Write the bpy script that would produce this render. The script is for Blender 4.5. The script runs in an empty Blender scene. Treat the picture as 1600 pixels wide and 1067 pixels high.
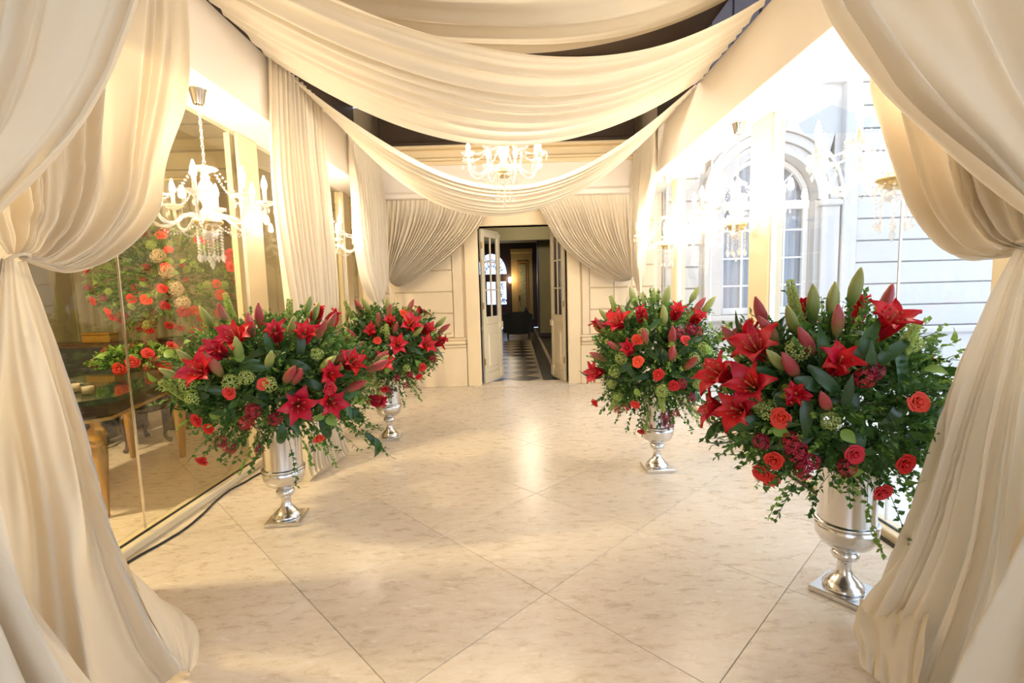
import bpy, math, random
from mathutils import Vector, Matrix, Quaternion, noise
R = math.radians
PI = math.pi
sc = bpy.context.scene
COL = sc.collection
# ------------------------------------------------------------------ camera
cam_d = bpy.data.cameras.new('camera'); cam = bpy.data.objects.new('camera', cam_d); COL.objects.link(cam)
F_PX, PITCH, ROLL, YAW = 778.0, 0.1026, 0.0269, -0.0103
cam_d.sensor_fit = 'HORIZONTAL'; cam_d.sensor_width = 36.0; cam_d.lens = 36.0 * F_PX / 1600.0
cam_d.clip_start = 0.05; cam_d.clip_end = 200
_f = Vector((math.sin(YAW)*math.cos(PITCH), math.cos(YAW)*math.cos(PITCH), -math.sin(PITCH)))
_r = Vector((math.cos(YAW), -math.sin(YAW), 0)); _u = _r.cross(_f)
_r2 = _r*math.cos(ROLL) - _u*math.sin(ROLL); _u2 = _r*math.sin(ROLL) + _u*math.cos(ROLL)
cam.matrix_world = Matrix(((_r2.x,_u2.x,-_f.x,0),(_r2.y,_u2.y,-_f.y,0),(_r2.z,_u2.z,-_f.z,1.5),(0,0,0,1)))
sc.camera = cam
# ------------------------------------------------------------------ world, exposure
W = bpy.data.worlds.new('sky'); sc.world = W; W.use_nodes = True
_bg = W.node_tree.nodes['Background']; _bg.inputs[0].default_value = (0.70, 0.82, 1.0, 1); _bg.inputs[1].default_value = 1.7
sc.view_settings.view_transform = 'Standard'; sc.view_settings.look = 'None'
sc.view_settings.gamma = 1.0; sc.view_settings.use_curve_mapping = False
sc.view_settings.exposure = 0.86
BULB_STRENGTH = 205.0
LOUNGE_WATTS = 420.0
def area_light(name, loc, size, size_y, power, color, rot=(0,0,0)):
    l = bpy.data.lights.new(name, 'AREA'); l.shape = 'RECTANGLE'; l.size = size; l.size_y = size_y; l.energy = power; l.color = color
    o = bpy.data.objects.new(name, l); COL.objects.link(o); o.location = loc; o.rotation_euler = rot
    return o
# ------------------------------------------------------------------ materials
def new_mat(name):
    m = bpy.data.materials.new(name); m.use_nodes = True
    nt = m.node_tree; b = nt.nodes['Principled BSDF']
    return m, nt, b
def link(nt, a, b): nt.links.new(a, b)
def simple(name, col, rough=0.5, metal=0.0, var=0.0, scale=8.0, bump=0.0, bscale=60.0, spec=None, sheen=0.0, trans=0.0, transcol=None, coat=0.0, objvar=0.0):
    m, nt, b = new_mat(name)
    b.inputs['Base Color'].default_value = (*col, 1); b.inputs['Roughness'].default_value = rough; b.inputs['Metallic'].default_value = metal
    if spec is not None: b.inputs['Specular IOR Level'].default_value = spec
    if coat: b.inputs['Coat Weight'].default_value = coat
    if sheen: b.inputs['Sheen Weight'].default_value = sheen
    tc = nt.nodes.new('ShaderNodeTexCoord')
    csock = None
    if var > 0:
        n = nt.nodes.new('ShaderNodeTexNoise'); n.inputs['Scale'].default_value = scale; n.inputs['Detail'].default_value = 5
        link(nt, tc.outputs['Object'], n.inputs['Vector'])
        mx = nt.nodes.new('ShaderNodeMix'); mx.data_type = 'RGBA'
        mx.inputs[6].default_value = (*[c*(1-var) for c in col], 1); mx.inputs[7].default_value = (*[min(1, c*(1+var)) for c in col], 1)
        link(nt, n.outputs['Fac'], mx.inputs[0]); csock = mx.outputs[2]
    if objvar > 0:
        oi = nt.nodes.new('ShaderNodeObjectInfo'); hs = nt.nodes.new('ShaderNodeHueSaturation')
        mr = nt.nodes.new('ShaderNodeMapRange'); mr.inputs[3].default_value = 1-objvar; mr.inputs[4].default_value = 1+objvar
        link(nt, oi.outputs['Random'], mr.inputs[0]); link(nt, mr.outputs[0], hs.inputs['Value'])
        mr2 = nt.nodes.new('ShaderNodeMapRange'); mr2.inputs[3].default_value = 0.5-objvar*0.05; mr2.inputs[4].default_value = 0.5+objvar*0.05
        link(nt, oi.outputs['Random'], mr2.inputs[0]); link(nt, mr2.outputs[0], hs.inputs['Hue'])
        if csock: link(nt, csock, hs.inputs['Color'])
        else: hs.inputs['Color'].default_value = (*col, 1)
        csock = hs.outputs[0]
    if csock: link(nt, csock, b.inputs['Base Color'])
    if bump > 0:
        n2 = nt.nodes.new('ShaderNodeTexNoise'); n2.inputs['Scale'].default_value = bscale; n2.inputs['Detail'].default_value = 4
        link(nt, tc.outputs['Object'], n2.inputs['Vector'])
        bp = nt.nodes.new('ShaderNodeBump'); bp.inputs['Strength'].default_value = bump; bp.inputs['Distance'].default_value = 0.01
        link(nt, n2.outputs['Fac'], bp.inputs['Height']); link(nt, bp.outputs[0], b.inputs['Normal'])
    if trans > 0:
        t = nt.nodes.new('ShaderNodeBsdfTranslucent')
        if csock: link(nt, csock, t.inputs[0])
        else: t.inputs[0].default_value = (*(transcol or col), 1)
        ms = nt.nodes.new('ShaderNodeMixShader'); ms.inputs[0].default_value = trans
        link(nt, b.outputs[0], ms.inputs[1]); link(nt, t.outputs[0], ms.inputs[2])
        link(nt, ms.outputs[0], nt.nodes['Material Output'].inputs[0])
    return m
def emit_mat(name, col, s):
    m, nt, b = new_mat(name)
    b.inputs['Base Color'].default_value = (*col, 1)
    b.inputs['Emission Color'].default_value = (*col, 1); b.inputs['Emission Strength'].default_value = s
    return m
def glass_pane_mat(name, tint, ior=1.5):
    m, nt, b = new_mat(name); nt.nodes.remove(b)
    t = nt.nodes.new('ShaderNodeBsdfTransparent'); t.inputs[0].default_value = (*tint, 1)
    g = nt.nodes.new('ShaderNodeBsdfGlossy'); g.inputs['Roughness'].default_value = 0.0
    fr = nt.nodes.new('ShaderNodeFresnel'); ge = nt.nodes.new('ShaderNodeNewGeometry'); mi = nt.nodes.new('ShaderNodeMapRange')
    mi.inputs[3].default_value = ior; mi.inputs[4].default_value = 1.0/ior      # same reflectance on both faces of the thin pane
    link(nt, ge.outputs['Backfacing'], mi.inputs[0]); link(nt, mi.outputs[0], fr.inputs[0])
    ms = nt.nodes.new('ShaderNodeMixShader'); link(nt, fr.outputs[0], ms.inputs[0]); link(nt, t.outputs[0], ms.inputs[1]); link(nt, g.outputs[0], ms.inputs[2])
    link(nt, ms.outputs[0], nt.nodes['Material Output'].inputs[0])
    return m
def crystal_mat(name, col=(0.86, 0.85, 0.83), mixw=0.5):
    m, nt, b = new_mat(name)
    b.inputs['Base Color'].default_value = (*col, 1); b.inputs['Roughness'].default_value = 0.12; b.inputs['Transmission Weight'].default_value = 0.55
    b.inputs['IOR'].default_value = 1.5
    t = nt.nodes.new('ShaderNodeBsdfTransparent'); t.inputs[0].default_value = (1, 0.99, 0.97, 1)
    ms = nt.nodes.new('ShaderNodeMixShader'); ms.inputs[0].default_value = mixw
    link(nt, b.outputs[0], ms.inputs[1]); link(nt, t.outputs[0], ms.inputs[2]); link(nt, ms.outputs[0], nt.nodes['Material Output'].inputs[0])
    return m
def travertine(name, c1, c2, c3, rough=0.22, objvar=True):
    m, nt, b = new_mat(name)
    tc = nt.nodes.new('ShaderNodeTexCoord'); oi = nt.nodes.new('ShaderNodeObjectInfo')
    ad = nt.nodes.new('ShaderNodeVectorMath'); ad.operation = 'ADD'
    sm = nt.nodes.new('ShaderNodeVectorMath'); sm.operation = 'SCALE'; sm.inputs[0].default_value = (37, 19, 11)
    link(nt, oi.outputs['Random'], sm.inputs['Scale']); link(nt, tc.outputs['Object'], ad.inputs[0]); link(nt, sm.outputs[0], ad.inputs[1])
    mp = nt.nodes.new('ShaderNodeMapping'); mp.inputs['Rotation'].default_value = (0, 0, R(-28)); mp.inputs['Scale'].default_value = (1.0, 2.6, 1)
    link(nt, ad.outputs[0], mp.inputs[0])
    n1 = nt.nodes.new('ShaderNodeTexNoise'); n1.inputs['Scale'].default_value = 8.5; n1.inputs['Detail'].default_value = 12; n1.inputs['Roughness'].default_value = 0.74; n1.inputs['Distortion'].default_value = 0.35
    link(nt, mp.outputs[0], n1.inputs['Vector'])
    cr = nt.nodes.new('ShaderNodeValToRGB'); cr.color_ramp.elements[0].position = 0.30; cr.color_ramp.elements[0].color = (*c1, 1)
    cr.color_ramp.elements[1].position = 0.72; cr.color_ramp.elements[1].color = (*c3, 1)
    e = cr.color_ramp.elements.new(0.52); e.color = (*c2, 1)
    link(nt, n1.outputs['Fac'], cr.inputs[0])
    # pits
    v = nt.nodes.new('ShaderNodeTexNoise'); v.inputs['Scale'].default_value = 34; v.inputs['Detail'].default_value = 6; v.inputs['Roughness'].default_value = 0.7
    link(nt, mp.outputs[0], v.inputs['Vector'])
    pr = nt.nodes.new('ShaderNodeValToRGB'); pr.color_ramp.elements[0].position = 0.30; pr.color_ramp.elements[0].color = (1, 1, 1, 1); pr.color_ramp.elements[1].position = 0.365; pr.color_ramp.elements[1].color = (0, 0, 0, 1)
    link(nt, v.outputs['Fac'], pr.inputs[0])
    mx = nt.nodes.new('ShaderNodeMix'); mx.data_type = 'RGBA'; mx.inputs[7].default_value = (c1[0]*0.5, c1[1]*0.45, c1[2]*0.4, 1)
    mul = nt.nodes.new('ShaderNodeMath'); mul.operation = 'MULTIPLY'; mul.inputs[1].default_value = 0.75
    link(nt, pr.outputs[0], mul.inputs[0]); link(nt, mul.outputs[0], mx.inputs[0]); link(nt, cr.outputs[0], mx.inputs[6])
    # pale shells
    v2 = nt.nodes.new('ShaderNodeTexNoise'); v2.inputs['Scale'].default_value = 13; v2.inputs['Detail'].default_value = 3
    link(nt, mp.outputs[0], v2.inputs['Vector'])
    p2 = nt.nodes.new('ShaderNodeValToRGB'); p2.color_ramp.elements[0].position = 0.62; p2.color_ramp.elements[0].color = (0, 0, 0, 1); p2.color_ramp.elements[1].position = 0.70; p2.color_ramp.elements[1].color = (0.6, 0.6, 0.6, 1)
    link(nt, v2.outputs['Fac'], p2.inputs[0])
    m2 = nt.nodes.new('ShaderNodeMix'); m2.data_type = 'RGBA'; m2.inputs[7].default_value = (min(1, c3[0]*1.12), min(1, c3[1]*1.14), min(1, c3[2]*1.2), 1)
    link(nt, p2.outputs[0], m2.inputs[0]); link(nt, mx.outputs[2], m2.inputs[6])
    hs = nt.nodes.new('ShaderNodeHueSaturation'); mr = nt.nodes.new('ShaderNodeMapRange'); mr.inputs[3].default_value = 0.93; mr.inputs[4].default_value = 1.05
    link(nt, oi.outputs['Random'], mr.inputs[0]); link(nt, mr.outputs[0], hs.inputs['Value']); link(nt, m2.outputs[2], hs.inputs['Color'])
    link(nt, hs.outputs[0], b.inputs['Base Color'])
    rr = nt.nodes.new('ShaderNodeMapRange'); rr.inputs[3].default_value = rough*0.8; rr.inputs[4].default_value = rough*1.6
    link(nt, n1.outputs['Fac'], rr.inputs[0]); link(nt, rr.outputs[0], b.inputs['Roughness'])
    return m
M = {}
M['cloth'] = simple('cream_cloth', (0.83, 0.735, 0.58), 0.85, var=0.04, scale=3, bump=0.12, bscale=420, sheen=0.25, trans=0.22, spec=0.15)
M['floor'] = travertine('travertine', (0.60, 0.485, 0.36), (0.715, 0.615, 0.495), (0.79, 0.71, 0.60), 0.24)
M['grout'] = simple('grout', (0.42, 0.33, 0.23), 0.9)
M['stone'] = simple('facade_stone', (0.74, 0.61, 0.42), 0.75, var=0.08, scale=2.2, bump=0.15, bscale=40)
M['stone_ext'] = simple('courtyard_stone', (0.58, 0.57, 0.56), 0.8, var=0.05, scale=2.2, bump=0.15, bscale=40)
M['paint'] = simple('cream_paint', (0.76, 0.62, 0.40), 0.55, var=0.06, scale=3)
M['beam'] = simple('white_plaster', (0.84, 0.77, 0.69), 0.6, var=0.02, scale=2)
M['frame'] = simple('cream_frame', (0.79, 0.68, 0.47), 0.4, var=0.04, scale=4)
M['dark_wood'] = simple('dark_ceiling_wood', (0.075, 0.050, 0.034), 0.5, var=0.25, scale=3)
M['sky_tone'] = simple('sky_tone_panel', (0.20, 0.24, 0.42), 0.5, var=0.15, scale=4)  # dim sky behind roof glass, put into the colour of opaque panels
M['glass'] = glass_pane_mat('clear_glass', (0.97, 0.98, 0.985))
M['glass_l'] = glass_pane_mat('smoked_glass', (0.88, 0.86, 0.77), 1.58)
M['black'] = simple('black_rubber', (0.012, 0.012, 0.014), 0.5)
M['silver'] = simple('silver_metal', (0.74, 0.73, 0.72), 0.20, 1.0, var=0.06, scale=9)
M['chrome'] = simple('chrome', (0.85, 0.84, 0.83), 0.08, 1.0)
M['gold'] = simple('antique_gold', (0.50, 0.31, 0.09), 0.32, 1.0, var=0.15, scale=14)
M['pale_gold'] = simple('pale_gilt', (0.78, 0.62, 0.36), 0.28, 0.9, var=0.3, scale=40)
M['crystal'] = crystal_mat('crystal')
M['candle'] = simple('ivory_sleeve', (0.85, 0.78, 0.62), 0.4)
M['bulb'] = emit_mat('lit_bulb', (1.0, 0.86, 0.665), BULB_STRENGTH)
M['lily'] = simple('lily_red', (0.60, 0.012, 0.035), 0.42, var=0.25, scale=14, trans=0.25, objvar=0.12)
M['lily_back'] = simple('lily_stamen', (0.42, 0.10, 0.02), 0.6)
M['rose'] = simple('rose_red', (0.66, 0.012, 0.016), 0.5, var=0.15, scale=20, trans=0.15, objvar=0.15)
M['coral'] = simple('coral_rose', (0.80, 0.05, 0.032), 0.5, var=0.12, scale=20, trans=0.15, objvar=0.15)
M['crimson'] = simple('crimson_cluster', (0.36, 0.006, 0.035), 0.5, var=0.35, scale=30, trans=0.1, objvar=0.2)
M['bud_green'] = simple('green_bud', (0.20, 0.27, 0.06), 0.4, var=0.25, scale=9, trans=0.1, objvar=0.2)
M['bud_red'] = simple('blush_bud', (0.34, 0.085, 0.06), 0.4, var=0.45, scale=12, trans=0.1, objvar=0.3)
M['leaf'] = simple('dark_lily_leaf', (0.030, 0.085, 0.022), 0.32, var=0.3, scale=10, trans=0.15, objvar=0.25)
M['foliage'] = simple('mid_foliage', (0.085, 0.19, 0.035), 0.45, var=0.45, scale=7, trans=0.25)
M['foliage_l'] = simple('light_foliage', (0.24, 0.40, 0.07), 0.5, var=0.35, scale=7, trans=0.3)
M['hyd'] = simple('pale_green_bloom', (0.42, 0.52, 0.15), 0.55, var=0.25, scale=25, trans=0.25, objvar=0.15)
M['white_bloom'] = simple('cream_bloom', (0.80, 0.62, 0.44), 0.6, var=0.1, scale=25, trans=0.2)
M['stem'] = simple('green_stem', (0.06, 0.12, 0.03), 0.5)
M['marble'] = simple('dark_green_marble', (0.030, 0.045, 0.032), 0.08, var=0.7, scale=6, coat=0.3)
M['walnut'] = simple('carved_walnut', (0.055, 0.024, 0.012), 0.4, var=0.3, scale=12)
M['velvet'] = simple('black_velvet', (0.008, 0.009, 0.010), 0.7, sheen=0.2)
M['wax'] = simple('candle_wax', (0.82, 0.68, 0.48), 0.5, trans=0.3)
M['olive_drape'] = simple('olive_drape', (0.30, 0.25, 0.14), 0.85, var=0.06, scale=3, trans=0.1)
M['room_wall'] = simple('dimmed_olive_wall', (0.40, 0.33, 0.19), 0.8, var=0.06, scale=2)  # facade stone with the lounge's dimness and glass tint in its colour
M['pave'] = simple('courtyard_paving', (0.74, 0.72, 0.69), 0.7, var=0.06, scale=3)
M['white_frame'] = simple('white_joinery', (0.86, 0.85, 0.84), 0.4)
M['win_glass'] = simple('dark_window_glass', (0.30, 0.33, 0.40), 0.06, spec=0.8)
M['net'] = simple('grey_net_curtain', (0.50, 0.53, 0.60), 0.8)
M['chk_light'] = simple('hall_marble_light', (0.50, 0.39, 0.26), 0.28, var=0.1, scale=4)
M['chk_dark'] = simple('hall_marble_dark', (0.030, 0.024, 0.018), 0.28, var=0.2, scale=4)
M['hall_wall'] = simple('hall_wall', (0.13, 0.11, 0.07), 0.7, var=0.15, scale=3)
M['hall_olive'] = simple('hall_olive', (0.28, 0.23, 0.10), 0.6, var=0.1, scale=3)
M['hall_gold'] = simple('hall_gold_panel', (0.55, 0.36, 0.12), 0.45, var=0.12, scale=5)
M['hall_orange'] = simple('hall_ochre_border', (0.55, 0.25, 0.07), 0.5)
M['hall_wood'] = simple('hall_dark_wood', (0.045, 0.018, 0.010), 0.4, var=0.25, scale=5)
M['stained'] = emit_mat('daylit_stained_glass', (0.50, 0.63, 1.0), 1.6)
M['lead'] = simple('lead_tracery', (0.02, 0.02, 0.03), 0.6)
M['lamp'] = emit_mat('ceiling_lamp', (1.0, 0.95, 0.85), 2.5)
def brocade(name, c1, c2):
    m, nt, b = new_mat(name); tc = nt.nodes.new('ShaderNodeTexCoord')
    v = nt.nodes.new('ShaderNodeTexVoronoi'); v.inputs['Scale'].default_value = 14; link(nt, tc.outputs['Object'], v.inputs['Vector'])
    cr = nt.nodes.new('ShaderNodeValToRGB'); cr.color_ramp.elements[0].color = (*c1, 1); cr.color_ramp.elements[1].color = (*c2, 1); cr.color_ramp.elements[1].position = 0.6
    link(nt, v.outputs['Distance'], cr.inputs[0]); link(nt, cr.outputs[0], b.inputs['Base Color']); return m
M['brocade'] = brocade('green_brocade', (0.20, 0.19, 0.07), (0.42, 0.36, 0.17))
# ------------------------------------------------------------------ mesh helpers
class MB:
    def __init__(s): s.v = []; s.f = []
    def add(s, v, f):
        o = len(s.v); s.v += [tuple(p) for p in v]; s.f += [tuple(i+o for i in q) for q in f]; return s
    def box(s, x0, x1, y0, y1, z0, z1, bev=0.0):
        b = min(bev, abs(x1-x0)*0.45, abs(y1-y0)*0.45, abs(z1-z0)*0.45)
        if b <= 0:
            v = [(x, y, z) for z in (z0, z1) for y in (y0, y1) for x in (x0, x1)]
            return s.add(v, [(0,2,3,1),(4,5,7,6),(0,1,5,4),(2,6,7,3),(0,4,6,2),(1,3,7,5)])
        v = []; f = []
        X = (x0, x1); Y = (y0, y1); Z = (z0, z1); idx = {}
        for i in (0, 1):
            for j in (0, 1):
                for k in (0, 1):
                    sx = b if i == 0 else -b; sy = b if j == 0 else -b; sz = b if k == 0 else -b
                    idx[i,j,k,0] = len(v); v.append((X[i], Y[j]+sy, Z[k]+sz))
                    idx[i,j,k,1] = len(v); v.append((X[i]+sx, Y[j], Z[k]+sz))
                    idx[i,j,k,2] = len(v); v.append((X[i]+sx, Y[j]+sy, Z[k]))
        g = idx
        f += [(g[0,0,0,0],g[0,0,1,0],g[0,1,1,0],g[0,1,0,0]), (g[1,0,0,0],g[1,1,0,0],g[1,1,1,0],g[1,0,1,0])]
        f += [(g[0,0,0,1],g[1,0,0,1],g[1,0,1,1],g[0,0,1,1]), (g[0,1,0,1],g[0,1,1,1],g[1,1,1,1],g[1,1,0,1])]
        f += [(g[0,0,0,2],g[0,1,0,2],g[1,1,0,2],g[1,0,0,2]), (g[0,0,1,2],g[1,0,1,2],g[1,1,1,2],g[0,1,1,2])]
        for k in (0, 1):
            for j in (0, 1): f.append((g[0,j,k,1],g[1,j,k,1],g[1,j,k,2],g[0,j,k,2]))
            for i in (0, 1): f.append((g[i,0,k,0],g[i,1,k,0],g[i,1,k,2],g[i,0,k,2]))
        for i in (0, 1):
            for j in (0, 1): f.append((g[i,j,0,0],g[i,j,1,0],g[i,j,1,1],g[i,j,0,1]))
        for i in (0, 1):
            for j in (0, 1):
                for k in (0, 1): f.append((g[i,j,k,0],g[i,j,k,1],g[i,j,k,2]))
        return s.add(v, f)
    def lathe(s, prof, n=20, c=(0,0,0), cap=True):
        v = []; f = []
        for r, z in prof:
            for i in range(n):
                a = 2*PI*i/n; v.append((c[0]+r*math.cos(a), c[1]+r*math.sin(a), c[2]+z))
        m = len(prof)
        for k in range(m-1):
            for i in range(n):
                j = (i+1) % n; f.append((k*n+i, k*n+j, (k+1)*n+j, (k+1)*n+i))
        if cap: f.append(tuple(range(n-1, -1, -1))); f.append(tuple((m-1)*n+i for i in range(n)))
        return s.add(v, f)
    def tube(s, pts, rad, n=8):
        pts = [Vector(p) for p in pts]; v = []; f = []; m = len(pts)
        t0 = (pts[1]-pts[0]).normalized(); up = Vector((0,0,1)) if abs(t0.z) < 0.9 else Vector((1,0,0))
        nx = t0.cross(up).normalized()
        for k in range(m):
            t = (pts[min(k+1,m-1)]-pts[max(k-1,0)]).normalized()
            nx = (nx - t*nx.dot(t)).normalized(); ny = t.cross(nx)
            r = rad(k/(m-1)) if callable(rad) else rad
            for i in range(n):
                a = 2*PI*i/n; v.append(pts[k] + nx*(r*math.cos(a)) + ny*(r*math.sin(a)))
        for k in range(m-1):
            for i in range(n):
                j = (i+1) % n; f.append((k*n+i, k*n+j, (k+1)*n+j, (k+1)*n+i))
        f.append(tuple(range(n-1, -1, -1))); f.append(tuple((m-1)*n+i for i in range(n)))
        return s.add(v, f)
    def grid(s, P):
        nu = len(P); nv = len(P[0]); v = [p for row in P for p in row]; f = []
        for i in range(nu-1):
            for j in range(nv-1): f.append((i*nv+j, i*nv+j+1, (i+1)*nv+j+1, (i+1)*nv+j))
        return s.add(v, f)
    def bead(s, c, r, rz=None):
        rz = rz or r; x, y, z = c
        v = [(x,y,z+rz),(x+r,y,z),(x,y+r,z),(x-r,y,z),(x,y-r,z),(x,y,z-rz)]
        return s.add(v, [(0,1,2),(0,2,3),(0,3,4),(0,4,1),(5,2,1),(5,3,2),(5,4,3),(5,1,4)])
    def prism(s, poly, z0, z1):
        n = len(poly); v = [(x,y,z0) for x,y in poly] + [(x,y,z1) for x,y in poly]
        f = [tuple(range(n-1,-1,-1)), tuple(range(n,2*n))] + [(i,(i+1)%n,n+(i+1)%n,n+i) for i in range(n)]
        return s.add(v, f)
    def prism_y(s, poly, y0, y1):
        n = len(poly); v = [(x,y0,z) for x,z in poly] + [(x,y1,z) for x,z in poly]
        f = [tuple(range(n)), tuple(range(2*n-1,n-1,-1))] + [(i,n+i,n+(i+1)%n,(i+1)%n) for i in range(n)]
        return s.add(v, f)
    def mesh(s, name, mat, smooth=False):
        me = bpy.data.meshes.new(name); me.from_pydata([tuple(p) for p in s.v], [], s.f)
        if mat: me.materials.append(mat)
        if smooth: me.polygons.foreach_set('use_smooth', [True]*len(me.polygons))
        me.update(); return me
def put(name, me, parent=None, loc=(0,0,0), rot=None, scale=None):
    o = bpy.data.objects.new(name, me); COL.objects.link(o)
    if parent: o.parent = parent
    o.location = loc
    if rot is not None:
        if isinstance(rot, Quaternion): o.rotation_mode = 'QUATERNION'; o.rotation_quaternion = rot
        else: o.rotation_euler = rot
    if scale is not None: o.scale = (scale,)*3 if isinstance(scale, (int, float)) else scale
    return o
def part(name, mb, mat, parent=None, smooth=False, world=False):
    if world and parent is not None:
        l = parent.location; mb.v = [(p[0]-l[0], p[1]-l[1], p[2]-l[2]) for p in mb.v]
    return put(name, mb.mesh(name, mat, smooth), parent)
def thing(name, label, cat, loc=(0,0,0), group=None, rz=0.0):
    o = bpy.data.objects.new(name, None); COL.objects.link(o); o.empty_display_size = 0.1
    o.location = loc; o.rotation_euler = (0, 0, rz); tag(o, label, cat, group); return o
def tag(o, label, cat=None, group=None, kind=None):
    if label: o['label'] = label
    if cat: o['category'] = cat
    if group: o['group'] = group
    if kind: o['kind'] = kind
    return o
def struct(name, label=None, loc=(0,0,0), cat=None):
    o = bpy.data.objects.new(name, None); COL.objects.link(o); o.empty_display_size = 0.1; o.location = loc
    o['kind'] = 'structure'
    if label: o['label'] = label
    if cat: o['category'] = cat
    return o
def copy_tree(o, parent=None):
    c = o.copy(); COL.objects.link(c); c.parent = parent
    for ch in o.children: copy_tree(ch, c)
    return c
def spline(pts, n):
    pts = [Vector(p) for p in pts]; m = len(pts)
    P = [pts[0]*2-pts[1]] + pts + [pts[-1]*2-pts[-2]]
    d = [0]
    for i in range(m-1): d.append(d[-1]+(pts[i+1]-pts[i]).length)
    out = []
    for k in range(n):
        s = d[-1]*k/(n-1); i = 0
        while i < m-2 and d[i+1] < s: i += 1
        t = (s-d[i])/max(1e-9, d[i+1]-d[i]); a, b, c, e = P[i], P[i+1], P[i+2], P[i+3]
        out.append(0.5*((2*b)+(c-a)*t+(2*a-5*b+4*c-e)*t*t+(3*b-a-3*c+e)*t**3))
    return out
def sstep(a, b, x):
    t = min(1, max(0, (x-a)/(b-a))); return t*t*(3-2*t)
def cloth(E0, E1, nu, nv, N, amp, seed, drift=0.5, wpow=1.0, mid=None):
    """sheet between two edge curves, with folds running along them; amp(u,v) = fold depth"""
    rnd = random.Random(seed); s1, s2, s3, s4 = [rnd.uniform(0, 6.28) for _ in range(4)]
    A = spline(E0, nv); B = spline(E1, nv); G = []
    Mi = spline(mid, nv) if mid else None
    for i in range(nu):
        u = i/(nu-1); w = u**wpow
        if Mi: G.append([A[j]*((1-w)*(1-2*w)) + Mi[j]*(4*w*(1-w)) + B[j]*(w*(2*w-1)) for j in range(nv)])
        else: G.append([A[j].lerp(B[j], w) for j in range(nv)])
    out = []
    for i in range(nu):
        u = i/(nu-1); row = []
        for j in range(nv):
            v = j/(nv-1)
            du = G[min(i+1,nu-1)][j]-G[max(i-1,0)][j]; dv = G[i][min(j+1,nv-1)]-G[i][max(j-1,0)]
            if du.length < 1e-7: du = G[nu-1][j]-G[0][j]
            n = du.cross(dv)
            n = n.normalized() if n.length > 1e-12 else Vector((0,0,1))
            ph = 2*PI*(N*u + 0.30*math.sin(2*PI*u*1.7+s1) + 0.16*math.sin(2*PI*u*4.1+s2) + drift*0.35*math.sin(2.2*PI*v+s3+5*u))
            p = 0.75*math.sin(ph) + 0.75*(0.6-abs(math.sin(ph*0.5+s4))*1.3) + 0.30*math.sin(2.27*ph+s4+1.5*v) + 0.30*noise.noise((u*N*0.5+seed, v*3.1, seed*0.7))
            row.append(G[i][j] + n*(amp(u, v)*p))
        out.append(row)
    return out
# ================================================================== SETTING
XL, XR = -2.36, 2.17          # glass planes
XLI, XRI = -1.95, 1.79        # inner faces of the header beams
YB = 7.8                      # building facade / back wall
YF = -3.0                     # end of the gallery behind the camera
ZB, ZT, ZC = 2.9, 3.42, 4.3   # beam soffit, beam top, ceiling
# ---- floor of diagonal travertine slabs
floor = put('floor', MB().box(-7.0, 2.30, YF, YB+0.02, -0.12, -0.006).mesh('floor', M['grout'])); floor['kind'] = 'structure'
def clip(poly, ax, val, sgn):
    out = []
    for i in range(len(poly)):
        a, b = poly[i], poly[(i+1) % len(poly)]; da = (a[ax]-val)*sgn; db = (b[ax]-val)*sgn
        if da <= 0: out.append(a)
        if (da < 0 < db) or (db < 0 < da):
            t = da/(da-db); out.append((a[0]+(b[0]-a[0])*t, a[1]+(b[1]-a[1])*t))
    return out
HX, HY = 0.595, 0.61
def slab_mesh(poly, top=0.0, e=0.0015):
    n = len(poly); cx = sum(p[0] for p in poly)/n; cy = sum(p[1] for p in poly)/n
    inn = [(x+(cx-x)*e/0.4, y+(cy-y)*e/0.4) for x, y in poly]
    mb = MB(); v = [(x,y,-0.03) for x,y in poly]+[(x,y,top-0.002) for x,y in poly]+[(x,y,top) for x,y in inn]
    f = [(i,(i+1)%n,n+(i+1)%n,n+i) for i in range(n)]+[(n+i,n+(i+1)%n,2*n+(i+1)%n,2*n+i) for i in range(n)]+[tuple(range(2*n,3*n))]
    return mb.add(v, f)
DIA = [(-HX+0.0016,0),(0,-HY+0.0016),(HX-0.0016,0),(0,HY-0.0016)]
slab = slab_mesh(DIA).mesh('floor_tile', M['floor'])
for i in range(-13, 6):
    for j in range(-10, 11):
        if (i+j) % 2: continue
        cx = 0.11+HX*(i+0); cy = 2.33+HY*(j+1)     # tile centres sit one half-step off the nodes
        if cx-HX > 2.28 or cx+HX < -6.9 or cy-HY > YB or cy+HY < YF: continue
        if cx < -4.6 and cy < 1.0: continue
        if cx+HX > 2.28 or cy+HY > YB:
            pl = [(x+cx, y+cy) for x, y in DIA]; pl = clip(pl, 0, 2.28, 1); pl = clip(pl, 1, YB-0.002, 1)
            if len(pl) < 3: continue
            put('floor_tile', slab_mesh([(x-cx, y-cy) for x, y in pl]).mesh('floor_tile', M['floor']), floor, (cx, cy, 0))
        else: put('floor_tile', slab, floor, (cx, cy, 0))
# ---- ceiling
ceiling = put('ceiling', MB().box(-2.7, 2.6, YF, YB, ZC, ZC+0.1).mesh('ceiling', M['dark_wood'])); ceiling['kind'] = 'structure'
for y in (-1.4, 0.6, 2.6, 4.25, 6.45):
    part('ceiling_beam', MB().box(-2.36, 2.17, y-0.11, y+0.11, ZC-0.24, ZC-0.005, 0.02), M['dark_wood'], ceiling)
part('ceiling_batten', MB().box(-2.3, 2.1, 6.95, 7.12, ZC-0.16, ZC-0.005, 0.015), M['frame'], ceiling)
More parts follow.
